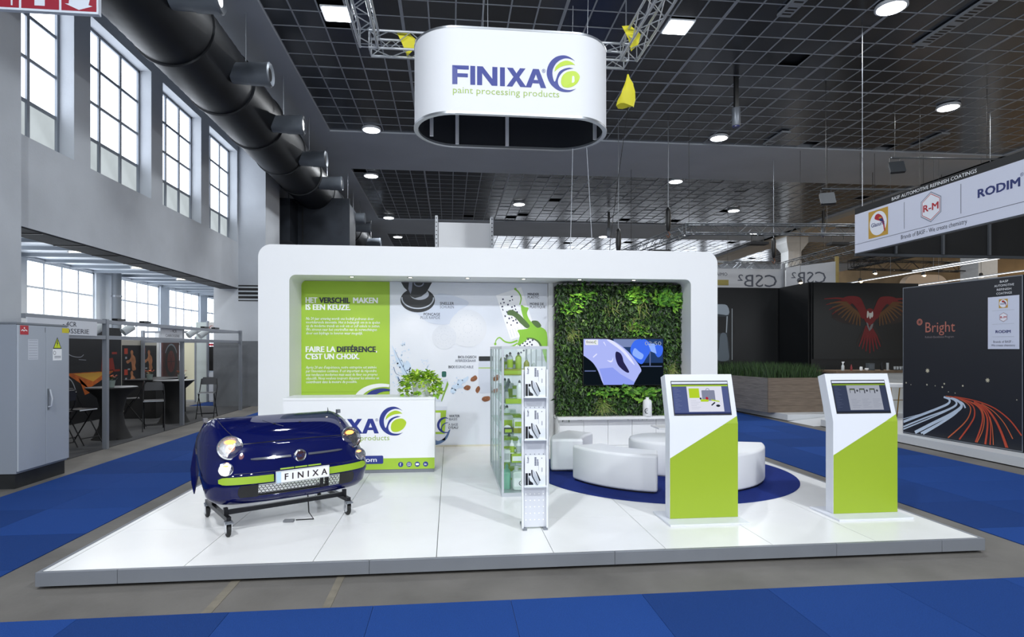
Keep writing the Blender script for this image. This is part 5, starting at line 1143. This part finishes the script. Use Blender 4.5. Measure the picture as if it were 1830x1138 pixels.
for k,(pts,w_) in enumerate((([(.011,.4),(.445,.592),(.752,.728),(.999,.853),(1.021,.935),(.91,.97)],.05),([(.011,.30),(.5,.53),(.955,.728),(1.151,.847),(1.129,.924),(.98,.967)],.03),([(.011,.25),(.565,.515),(.965,.715),(1.165,.84),(1.14,.93),(.99,.965)],.025),([(.286,.223),(.683,.453),(1.043,.657),(1.257,.817),(1.215,.912),(1.06,.963)],.06),([(.42,.225),(.80,.455),(1.1,.66),(1.27,.81),(1.23,.91),(1.08,.96)],.035),([(.469,.215),(.866,.476),(1.129,.666),(1.278,.819)],.03),([(1.34,.806),(1.298,.88),(1.215,.921),(1.0,.968)],.03),([(.011,.46),(.5,.63),(.85,.78),(.94,.83)],.012))): trail(pts,w_*1.0,w_*.7,TW,.0015+k*.0002)
for k,(pts,w_) in enumerate((([(.999,.222),(1.298,.509),(1.422,.698),(1.422,.853),(1.215,.961),(.955,.993)],.022),([(1.225,.226),(1.422,.506),(1.513,.689),(1.483,.858),(1.298,.948),(1.043,.992)],.028),([(1.533,.224),(1.631,.494),(1.661,.687),(1.602,.832),(1.422,.93),(1.1,.985)],.03),([(1.56,.224),(1.66,.45),(1.69,.66),(1.63,.82),(1.45,.925)],.018),([(1.709,.214),(1.748,.51),(1.738,.695),(1.661,.819),(1.503,.918)],.035),([(1.795,.218),(1.805,.517),(1.776,.7),(1.7,.822),(1.52,.92)],.022),([(1.852,.227),(1.833,.521),(1.79,.7)],.016),([(2.072,.217),(1.981,.467),(1.871,.673),(1.719,.843),(1.503,.937)],.035),([(2.1,.217),(2.0,.467),(1.89,.673),(1.74,.843),(1.52,.937)],.014),([(2.179,.378),(2.036,.62),(1.852,.801),(1.641,.911)],.018),([(2.321,.452),(2.143,.669),(1.926,.827),(1.7,.916),(1.422,.968),(1.129,.993)],.024))): trail(pts,w_,w_*.7,TR if k%3 else TO,.0035+k*.0002)
STAR = M('star_print','#c9c2a8',.4)
for k,(x,z) in enumerate([(.565,1.448),(1.748,1.326),(.078,1.189),(.19,1.157),(.553,1.177),(.731,1.167),(.922,1.217),(.881,1.152),(1.29,1.201),(1.006,1.073),(1.14,1.059),(2.24,1.028)]):
    r = .05 if k == 0 else .045 if k == 1 else .022 if k in (2,4,6,7,8) else .013
    ink('street_lamp_print',[[(x+(r if i%2 else r*.5)*math.cos(i*math.pi/8),z+(r if i%2 else r*.5)*math.sin(i*math.pi/8)) for i in range(16)]],BFp,STAR,br,.002)
text('headline_lettering','Bright',BFp,.28,M('headline_coral','#b06a5a',.5),br,.5,2.185,h=.002,width=.62); ink('headline_flower',[stroke(circ(.39,2.39,.055,18)+[(.445,2.39)],.02)]+[stroke([(.39+.02*math.cos(a),2.39+.02*math.sin(a)),(.39+.05*math.cos(a),2.39+.05*math.sin(a))],.014) for a in [i*.785 for i in range(8)]],BFp,M('headline_coral','#b06a5a',.5),br,.002)
text('subline_lettering','Refinish Excellence Program',BFp,.055,M('subline','#8a7f80',.5),br,.51,2.075,h=.002,width=.6)
for k,s in enumerate(('BASF','AUTOMOTIVE','REFINISH','COATINGS')): text('corner_lettering',s,BFp,.052,PW,br,2.03,2.985-k*.066,'CENTER',0,.002,width=(.14,.33,.24,.26)[k])
# logos used on poster and banner
YEL = M('logo_gold','#c39a3b',.5); LW = M('logo_white','#e9ecf4',.5); LBL = M('logo_blue','#22306e',.5); LRD = M('logo_red','#b3202f',.5)
def logo_bird(fr, x, z, s, par, h):
    ink('bird_logo_square',[rect(x-s/2,z-s/2,x+s/2,z+s/2)],fr,YEL,par,h); ink('bird_logo_disc',[circ(x,z,s*.44,28)],fr,LW,par,h+.0006)
    ink('bird_logo_bird',[spline([(x-.18*s,z+.2*s),(x-.12*s,z+.32*s),(x+.02*s,z+.34*s),(x+.2*s,z+.22*s),(x+.3*s,z+.02*s),(x+.34*s,z-.2*s),(x+.36*s,z-.36*s),(x+.3*s,z-.3*s),(x+.24*s,z-.05*s),(x+.1*s,z+.06*s),(x-.05*s,z+.12*s)],4)],fr,LRD,par,h+.0012)
    ink('bird_logo_wing',[[(x+.05*s,z+.14*s),(x+.2*s,z+.16*s),(x+.3*s,z+.0*s),(x+.12*s,z+.04*s)]],fr,LBL,par,h+.0018); ink('bird_logo_wing',[[(x+.02*s,z+.19*s),(x+.14*s,z+.21*s),(x+.2*s,z+.15*s),(x+.08*s,z+.14*s)]],fr,YEL,par,h+.0022)
    text('bird_logo_lettering','Glasurit',fr,s*.21,LBL,par,x-.36*s,z-.1*s,bold=.02,h=h+.0026,width=s*.68)
def logo_hex(fr, x, z, s, par, h):
    hexa = [(x+s*.5*math.sin(a)*.95,z+s*.5*math.cos(a)) for a in [i*1.0472 for i in range(6)]]
    sc_h = lambda q: [[(x+(a-x)*q,z+(b_-z)*q) for a,b_ in hexa]]
    ink('hex_logo_rim',sc_h(1.04),fr,M('logo_silver','#8f95a5',.4),par,h); ink('hex_logo_field',sc_h(.95),fr,LW,par,h+.0005); ink('hex_logo_line',sc_h(.9),fr,LRD,par,h+.001); ink('hex_logo_field',sc_h(.85),fr,LW,par,h+.0015)
    text('hex_logo_lettering','R-M',fr,s*.33,LRD,par,x,z-s*.12,'CENTER',.035,h+.0035,width=s*.62)
def logo_rodim(fr, x, z, wd, par, h): text('rodim_lettering','RODIM',fr,wd*.27,LBL,par,x,z,'CENTER',.045,h+.001,width=wd)
po = thing('logo_poster', 'white poster with three logos on the black poster wall', 'poster', tuple(P0+uxB*2.02+nB*.003))
Fp = ((-.0866*2.02,.9962*2.02,0),tuple(uxB),(0,0,1))
MB().prism([(1.764,1.865),(2.283,1.865),(2.283,2.752),(1.764,2.752)],Fp,.0,.012).build('sheet', M('poster_paper','#d3d8e8',.5), po)
logo_bird(Fp,2.03,2.63,.15,po,.0125); logo_hex(Fp,2.032,2.40,.16,po,.0125); logo_rodim(Fp,2.026,2.135,.25,po,.0135)
text('poster_lettering','Brands of BASF -',Fp,.055,LI,po,2.025,1.97,'CENTER',h=.0135,width=.33); text('poster_lettering','We create chemistry',Fp,.055,LI,po,2.025,1.91,'CENTER',h=.0135,width=.4)
ink('divider_line',[rect(1.84,v,2.21,v+.004) for v in (2.515,2.285,2.07)],Fp,M('paper_line','#aab0bb',.6),po,.0132)
# hanging banner box
bn = thing('hanging_banner', 'white banner box with three brand logos hanging over the right stand', 'banner', (9,12.4,4.0))
BNF = west(0,0,-4.0)
bx('face_panel', 0,.05,-8.5,0,.0,.86,M('banner_white','#d6daea',.5),bn); bx('black_edge', 0,.05,-8.5,0,.862,1.0,M('banner_black','#17181b',.5),bn)
bx('rear_panel', .06,8,-.04,.01,0,1.0,M('banner_lining','#0f1012',.8),bn); bx('bottom_rail', .0,8,-.05,.02,-.06,-.001,M('banner_rail','#4a4e54',.4,.5),bn); bx('bottom_rail', 0,.05,-8.5,-.06,-.03,-.001,M('banner_rail','#4a4e54',.4,.5),bn)
for k in range(6): bx('inner_post', .9+k*1.15,.95+k*1.15,-.1,-.05,0,1.0,M('banner_post','#5c6066',.4,.5),bn)
logo_bird(BNF,.725,4.525,.575,bn,.002); logo_hex(BNF,2.11,4.54,.56,bn,.002); logo_rodim(BNF,3.49,4.455,.75,bn,.003)
ink('divider_line',[rect(1.447,4.26,1.457,4.79),rect(2.765,4.265,2.775,4.79),rect(0,4.186,8.4,4.194)],BNF,M('banner_line','#3a4050',.5),bn,.002)
text('edge_lettering','BASF AUTOMOTIVE REFINISH COATINGS',BNF,.095,PW,bn,1.11,4.9,bold=.012,h=.002,width=1.97); text('banner_lettering','Brands of BASF - We create chemistry',BNF,.12,INK,bn,1.36,4.065,h=.002,width=1.53); text('registered_mark','®',BNF,.08,LBL,bn,3.87,4.6,h=.002)
for x,y in ((.03,-.2),(.03,-6)): MB().cyl((x,y,1.0),(x,y,4.98),.008,n=6).build('suspension_wire', STEEL, bn)
# black screens behind
DKW = M('black_wall','#0e1013',.35)
pa = thing('parrot_screen', 'black wall with a large red parrot in flight', 'poster wall', (11.17,17.3,0))
bx('wall', -.05,3.55,.02,.3,.17,3.93,DKW,pa); bx('screen_panel', .0,3.5,-.03,.019,1.55,3.905,M('screen_black','#0b0f12',.3),pa)
RF = front(0,-.031,0); RDm = M('parrot_red','#620f15',.5); YLm = M('parrot_gold','#573a1c',.5); DGm = M('parrot_dark','#221a1a',.5)
for s in (-1,1):
    cx_ = 1.86
    def mm(p): return (cx_+s*p[0],p[1])
    ink('wing_dark',[[mm(p) for p in spline([(.2,2.95),(.45,3.3),(.9,3.4),(1.2,3.1),(1.25,2.85),(.95,2.68),(.6,2.63),(.3,2.66)],4)]],RF,DGm,pa,.001)
    for i in range(9):
        a = math.radians(188-i*9.5) if False else math.radians(8-i*9); L = .95-.06*i
        p0 = (.62-.02*i,3.38-.03*i); p1 = (p0[0]+L*math.cos(a)*.95,p0[1]+L*math.sin(a)-.1)
        ink('red_feather',[[mm(p) for p in stroke(spline([p0,((p0[0]+p1[0])/2,(p0[1]+p1[1])/2+.04),p1],4,False),.09,.02)]],RF,RDm if i < 4 else DGm,pa,.0014+i*.0001)
    for i in range(10):
        a = math.radians(-2-i*10); p0 = (.75-.045*i,3.3-.035*i); L = .58-.02*i; p1 = (p0[0]+L*math.cos(a),p0[1]+L*math.sin(a))
        ink('gold_feather',[[mm(p) for p in stroke([p0,((p0[0]+p1[0])/2,(p0[1]+p1[1])/2+.02),p1],.075,.03)]],RF,YLm,pa,.0028+i*.0001)
    ink('shoulder',[[mm(p) for p in spline([(.1,2.95),(.2,3.25),(.36,3.48),(.75,3.5),(.95,3.38),(.62,3.3),(.42,3.1),(.25,2.8)],4)]],RF,RDm,pa,.0045)
ink('body',[spline([(1.86,3.13),(2.02,3.05),(2.08,2.85),(2.0,2.7),(1.86,2.6),(1.72,2.7),(1.66,2.85),(1.72,3.05)],5)],RF,RDm,pa,.005)
ink('face',[spline([(1.77,3.02),(1.80,3.05),(1.83,2.98),(1.81,2.86),(1.76,2.84)],3),spline([(1.93,3.02),(1.96,3.03),(1.97,2.9),(1.92,2.84),(1.9,2.95)],3),spline([(1.84,2.98),(1.9,2.98),(1.9,2.86),(1.87,2.8),(1.84,2.86)],3)],RF,M('face_white','#b9b9b4',.5),pa,.0056); ink('legs',[[(1.74,2.7),(1.8,2.66),(1.84,2.5),(1.9,2.62),(1.98,2.66),(1.93,2.5),(1.84,2.42),(1.78,2.55)]],RF,M('leg_grey','#6b6b6e',.5),pa,.0056)
for i in range(-4,5):
    a = math.radians(-90+i*7.5); L = .85-.05*abs(i); ink('tail_feather',[stroke([(1.86+i*.03,2.58),(1.86+i*.03+L*.6*math.cos(a),2.58+L*.6*math.sin(a)),(1.86+i*.03+L*math.cos(a),2.58+L*math.sin(a))],.1,.03)],RF,RDm if abs(i) < 4 else DGm,pa,.0036+.0001*(i+4))
tk = thing('truck_screen', 'black wall with a truck photograph behind the planter', 'poster wall', (8.8,18.8,0))
bx('wall', -2.5,2.22,.02,.3,.17,3.9,DKW,tk); bx('edge_profile', 2.215,2.235,-.01,.02,.17,3.9,STEEL,tk)
KF = front(0,.019,0)
ink('truck_body',[[(-1.6,3.3),(.0,3.33),(.33,3.3),(.38,3.0),(.36,2.5),(.34,2.3),(.42,1.85),(.42,1.45),(-1.6,1.45)]],KF,M('truck_dark','#2b3238',.4),tk,.001)
ink('truck_roof',[spline([(-.8,3.3),(.0,3.34),(.33,3.3),(.38,3.0),(.0,3.02),(-.8,3.05)],3)],KF,M('truck_grey','#8f99a2',.4),tk,.0016); ink('truck_window',[[(-.7,2.95),(.28,2.93),(.3,2.4),(-.7,2.35)]],KF,BLACK,tk,.0016); ink('truck_mirror',[rrect(.45,2.35,.6,2.75,.04)],KF,BLACK,tk,.0016); ink('truck_edge',[stroke([(.5,3.2),(.5,1.5)],.02),stroke([(.33,2.95),(.3,2.4)],.03)],KF,M('truck_silver','#a9b1b8',.4),tk,.002); ink('truck_fairing',[spline([(.1,2.35),(.3,2.35),(.36,1.9),(.38,1.5),(.0,1.5),(.05,1.9)],3)],KF,M('truck_mid','#5a646d',.4),tk,.0018)
b = MB(); b.add([(10.93,18.78,.17),(11.05,17.36,.17),(11.05,17.36,3.93),(10.93,18.78,3.9)],[(0,1,2,3)])
tag(b.build('corner_wall', DKW, solid=.05), 'black angled wall joining truck and parrot walls', 'wall panel')
# planter
pt = thing('wooden_planter', 'long grey wooden planter filled with green grass', 'planter', (8.42,15.0,.17))
WD = M('grey_wood','#75675a',.7,var=.25,scale=3,stretch=(1,1,14)); WD2 = M('grey_wood_shade','#77726e',.7,var=.25,scale=3,stretch=(1,1,14))
bx('soil', .05,1.5,.05,3.7,.4,.86,M('soil_dark','#10140c',.95),pt)
for k in range(5):
    bx('plank', .0,1.55,.0,.04,.0+k*.185,.182+k*.185,WD,pt)
    MB().prism([(-.001,.041),(.04,.041),(-.5,3.72),(-.54,3.72)],((0,0,k*.185),(1,0,0),(0,1,0)),0,.182).build('plank', WD2, pt)
r_ = random.Random(11); b = MB(); GM = [M('grass_a','#2f4724',.6),M('grass_b','#3d5a2c',.6),M('grass_c','#243a1e',.6)]
for _ in range(2600):
    x, y = r_.uniform(.03,1.5), r_.random()**1.3*3.65+.03
    x -= y*.14*r_.random() if x < .6 else 0
    L = r_.uniform(.18,.5); a = r_.uniform(0,6.28); ln = r_.uniform(.1,.45)*L; e = Vector((x+ln*math.cos(a),y+ln*math.sin(a),.86+L)); s_ = Vector((-math.sin(a),math.cos(a),0))*.009; p = Vector((x,y,.85)); m = p*.5+e*.5+Vector((0,0,.04))
    b.cur = r_.randrange(3); b.add([p-s_,p+s_,m+s_*.8,e,m-s_*.8],[(0,1,2,3,4)])
tag(b.build('grass', GM, pt, fix=False), kind='stuff')
# bar counter with bottles
ba = thing('bar_counter', 'white bar counter with wooden top under the parrot wall', 'counter', (11.6,14.85,.17))
bx('body', -1.3,2.2,-.2,.5,0,1.06,M('bar_white','#cfd1d0',.5),ba); bx('top', -1.55,2.25,-.28,.55,1.061,1.12,M('bar_wood','#6e5b48',.6,var=.25,scale=5,stretch=(1,12,1)),ba)
BZ = 1.2905
def bar_item(x, label, cat, name, prof, mat, cap=None):
    t = thing(name, label, cat, (x,14.8,BZ)); MB().lathe(prof,n=14).build('body', mat, t, smooth=40)
    if cap: MB().lathe(cap[0],n=10).build('cap', cap[1], t, smooth=40)
    return t
t = bar_item(10.4,'clear white spray bottle on the bar','bottle','spray_bottle',[(.035,0),(.04,.02),(.038,.12),(.015,.16),(.015,.18)],M('bar_clear','#c3c9cc',.3),([(.018,.18),(.018,.22),(.01,.23)],WHITE_M)); MB().box(-.03,.04,-.01,.01,.21,.235).build('trigger', WHITE_M, t)
bar_item(10.64,'small red bottle on the bar','bottle','sauce_bottle',[(.026,0),(.028,.08),(.012,.13),(.008,.16)],M('bar_red','#8a2b30',.4)); bar_item(10.92,'left small white cup on the bar','cup','cup',[(.03,0),(.04,.03),(.036,.08),(.03,.1),(.001,.1)],WHITE_M); bar_item(11.08,'low white bowl on the bar','bowl','bowl',[(.03,0),(.05,.03),(.045,.06),(.001,.06)],WHITE_M)
t = thing('grey_appliance','small grey box standing on the bar','box',(11.22,14.85,BZ)); bx('body', -.09,.09,-.06,.06,0,.19,M('box_grey','#4a4f55',.5),t,bevel=.006); bx('panel', -.07,.07,-.064,-.061,.03,.16,M('box_grey2','#5d636a',.5),t)
bar_item(11.52,'dark bottle with label on the bar','bottle','wine_bottle',[(.036,0),(.038,.12),(.014,.17),(.013,.22)],BLACK); bar_item(11.68,'slim glass on the bar','glass','drinking_glass',[(.03,0),(.032,.2),(.028,.2),(.026,.02)],M('bar_clear','#c3c9cc',.3))
t = thing('glass_tray','dark tray of glasses at the bar end','tray',(12.1,14.85,BZ)); bx('tray', -.22,.22,-.12,.12,0,.02,BLACK,t)
for i in range(5): MB().lathe([(.025,.02),(.03,.1),(.026,.1)],(-.17+i*.085,0,0),12).build('glass', M('bar_clear','#c3c9cc',.3), t, smooth=40)
bt = thing('bar_stool', 'white seated bar stool with brass frame beside the road poster', 'stool', (10.9,13.55,.17))
BRS = M('brass','#9a7b3f',.3,.8)
for s in (-.2,.2): MB().tube([(s-.0,-.2,0),(s,-.12,.6),(s,-.1,.74),(s,.1,.74),(s,.12,.6),(s,.2,0)],.014,8).build('leg_frame', BRS, bt, smooth=60)
MB().tube([(-.2,-.15,.45),(.2,-.15,.45)],.01,6).build('stretcher', BRS, bt); MB().lathe([(.2,.755),(.22,.77),(.22,.83),(.2,.85),(.001,.85)],n=24).build('seat', WHITE_M, bt, smooth=40)

# ------------------------------------------------------------------ rigging in the hall
TD = M('truss_grey','#74797f',.4,.7); TB = M('truss_dark','#26282b',.5,.5)
t1 = thing('lighting_truss', 'grey lighting truss with a corner behind the portal', 'truss', (7.6,18.3,5.7))
truss_parts(t1,(0,.15,0),(-.66,6,0),.3,TD); truss_parts(t1,(-.15,0,0),(10,-.75,0),.3,TD)
for x,y in ((0,0),(4.5,-.3),(-.5,4.5)): MB().cyl((x,y,.15),(x,y,3.24),.008,n=6).build('hanging_cable', BLACK, t1)
t2 = thing('lighting_truss', 'distant grey truss in front of the far column', 'truss', (17.4,29.8,6.2))
truss_parts(t2,(-5.6,-.5,0),(-.15,0,0),.35,TD); truss_parts(t2,(.0,-.15,0),(-.35,-7.5,0),.35,TD)
for x,y in ((-3,-.2),(-.2,-4)): MB().cyl((x,y,.17),(x,y,2.74),.01,n=6).build('hanging_cable', BLACK, t2)
t3 = thing('lighting_truss', 'dark truss below the white banner with spotlights', 'truss', (15.8,22,5.2))
truss_parts(t3,(0,0,0),(5,.2,0),.35,TB); truss_parts(t3,(.2,.2,.05),(3,-3.8,.55),.3,TB)
for x in (1,4): MB().cyl((x,.1,.17),(x,.1,3.72),.01,n=6).build('hanging_cable', BLACK, t3)
for k,(x,y,lb) in enumerate(((9.8,18.1,'black floodlight under the truss left of the far column'),(12.4,17.9,'black floodlight under the truss nearest the banner'),(7.25,19.9,'black floodlight low on the truss beside the portal'))):
    t = thing('truss_floodlight', lb, 'floodlight', (x,y,5.5), group='truss floodlights')
    MB().tube([(-.2,0,-.22),(-.2,0,0),(.2,0,0),(.2,0,-.22)],.015,6).build('yoke', BLACK, t); MB().add; MB().box(-.3,.3,-.15,.15,-.3,-.22).build('head', M('flood_black','#1b1c1f',.5), t); MB().cyl((0,0,0),(0,0,.08),.03,n=8).build('clamp', STEEL, t)
for k,(x,y,z,lb) in enumerate(((12.05,15.0,6.95,'grey flood lamp on a pipe above the banner'),(10.05,15.0,6.05,'grey flood lamp on a pipe left of the banner'))):
    t = thing('pipe_floodlight', lb, 'floodlight', (x,y,z), group='pipe floodlights')
    MB().cyl((-.1,0,.12),(3.2,-.2,.12),.025,n=8).build('pipe', TD, t); MB().tube([(-.15,0,-.2),(-.15,0,.1),(.15,0,.1),(.15,0,-.2)],.015,6).build('yoke', BLACK, t)
    MB().prism(rrect(-.18,-.2,.18,.12,.03),((0,-.05,-.15),(.9,-.43,0),(.0,.3,.95)),0,.1).build('head', M('flood_grey','#34383d',.5,.3), t)
    MB().cyl((2.6,-.16,.12),(2.6,-.16,9.0-z),.008,n=6).build('drop_wire', BLACK, t); MB().cyl((.0,0,.12),(.0,0,9.0-z),.006,n=6).build('drop_wire', BLACK, t)
for x,y,z,lb in ((7.45,14.85,8.0,'grey cylinder hanging from the ceiling beside a downlight'),(8.1,29.8,7.9,'grey cylinder hanging low above the portal'),(18.9,28.4,7.9,'grey cylinder hanging near the banner edge')):
    t = thing('ceiling_cylinder', lb, 'ceiling speaker', (x,y,z), group='hanging cylinders'); MB().lathe([(.1,-.3),(.11,-.28),(.11,.15),(.1,.17),(.001,.17)],n=20).build('body', M('cylinder_grey','#6b7078',.4,.4), t, smooth=40); MB().box(-.05,.05,-.05,.05,.17,1.0).build('bracket', BLACK, t); MB().cyl((0,0,-.33),(0,0,-.3),.09,n=16).build('blue_lens', M('lens_blue','#2b2f66',.3), t)
for x,y,z,lb in ((6.8,18.0,5.9,'orange topped chain hoist hanging by the truss corner'),(5.2,18.0,5.2,'black chain hoist hanging just above the portal'),(12.0,21.0,5.6,'black chain hoist in front of the far column')):
    t = thing('chain_hoist', lb, 'hoist', (x,y,z), group='chain hoists'); MB().lathe([(.03,.4),(.06,.36),(.085,.25),(.085,-.1),(.06,-.3),(.03,-.35)],n=14).build('body', BLACK, t, smooth=40); MB().cyl((0,0,.4),(0,0,9.0-z),.012,n=6).build('chain', STEEL, t); MB().tube([(0,0,-.35),(.06,0,-.45),(0,0,-.55),(-.06,0,-.47)],.015,6).build('hook', M('hook_orange','#7a4a2c',.5), t)
# distant stands
cs_ = thing('distant_fascia', 'white fascia with mirrored dark letters above the truck wall', 'fascia', (12.6,24.0,4.0))
FWm = M('fascia_pale','#b9bcc2',.6)
bx('front_panel', -2.5,1.5,0,.06,.1,1.26,FWm,cs_); MB().prism([(1.52,.1),(3.5,.1),(3.5,1.5),(1.52,1.28)],((0,.05,0),(.96,-.28,0),(0,0,1)),-.06,0).build('side_panel', FWm, cs_); bx('corner_post', 1.5,1.6,-.05,.06,-4,1.5,M('post_pale','#8f939a',.5),cs_)
LTR = M('fascia_ink','#4a4f5c',.5)
text('fascia_lettering','CSB²',front(0,-.001,0),.75,LTR,cs_,1.3,.5,h=.002,width=1.75,mirror=True); text('fascia_lettering','CSB²',((0,.05,0),(.96,-.28,0),(0,0,1)),.7,LTR,cs_,3.1,.6,h=.002,width=1.35,mirror=True)
text('fascia_lettering','AIMO',front(0,-.001,0),.2,INK,cs_,-1.45,.95,h=.002,width=.5); bx('yellow_patch', -1.4,-.9,-.012,-.001,.55,.78,M('patch_olive','#8f8445',.5),cs_)
MB().box(3.3,3.42,-.95,-.85,-4,1.7).build('yellow_post', M('post_yellow','#a08f56',.5), cs_); 
for k,(z,x) in enumerate(((4.5,15.9),(4.85,17.6),(4.3,17.8))):
    t = thing('linear_light', ('longest glowing linear light beyond the parrot wall','upper glowing linear light right of the near column','lower glowing linear light right of the near column')[k], 'linear light', (x,15,z), group='linear lights')
    MB().box(-.03,.03,0,8 if k == 0 else 6,0,.03).build('profile', ALU, t); MB().box(-.028,.028,.02,7.98 if k == 0 else 5.98,-.012,-.001).build('diffuser', emitter('line_glow','#eef1f4',2.2), t)
    for y in (1,5): MB().cyl((0,y,.03),(0,y,9-z-.06),.005,n=5).build('drop_wire', STEEL, t)
for k,(x,z,lb) in enumerate(((12.43,4.23,'warm spot just above the parrot wall edge'),(14.72,4.3,'warm spot at the start of the long linear light'),(15.28,4.6,'warm spot under the dark truss'),(17.19,4.55,'warm spot left of the near column'),(19.5,4.55,'warm spot right of the near column'))):
    t = thing('warm_spot', lb, 'spotlight', (x,20,z), group='warm spots'); MB().lathe([(.03,.12),(.06,.1),(.07,0),(.06,-.01)],n=14).build('can', BLACK, t, smooth=40); MB().cyl((0,0,-.012),(0,0,-.002),.055,n=14).build('lens', emitter('warm_lens','#ffe0b0',10), t); MB().cyl((0,0,.12),(0,0,9-z-.06),.006,n=5).build('drop_wire', BLACK, t); MB().lathe([(.03,-.05),(.05,-.02),(.05,.0)],(0,-.05,0),10).build('bulb', emitter('warm_lens','#ffe0b0',10), t, smooth=60)
ar = MB(); ar.prism([(.98,-4.4),(-.9,-4.4)]+[(-.9,0)]+[(-.9+.5-.5*math.cos(a),.0+.45*math.sin(a)) for a in [i*.26 for i in range(1,7)]]+[(.5+.5*math.sin(a),.45*math.cos(a)) for a in [i*.26 for i in range(0,7)]],front(19,22,4.4),-.3,0); tag(ar.build('cream_arch', M('arch_cream','#b8a490',.6)), 'cream rounded arch top beyond the parrot wall', 'arch')
# plain dark partitions of far stands closing the view
FWALL = M('far_partition','#3b3c3e',.7,var=.2,scale=.8)
for k,(x0,x1,y,zt,lb) in enumerate(((12,22,26,4.0,'dark partition of a distant stand behind the truck wall'),(15.5,30,19.5,3.4,'dark partition of a distant stand behind the road poster'),(-3,12,40,3.6,'dark partition of a distant stand behind the portal'))):
    o = tag(bx('far_partition', x0,x1,y,y+.1,0,zt,FWALL), lb, 'partition')
    for i in range(int(x1-x0)): bx('joint_strip', x0+i+.98,x0+i+1.0,y-.012,y-.001,0,zt,M('joint_dark','#202123',.6),o)
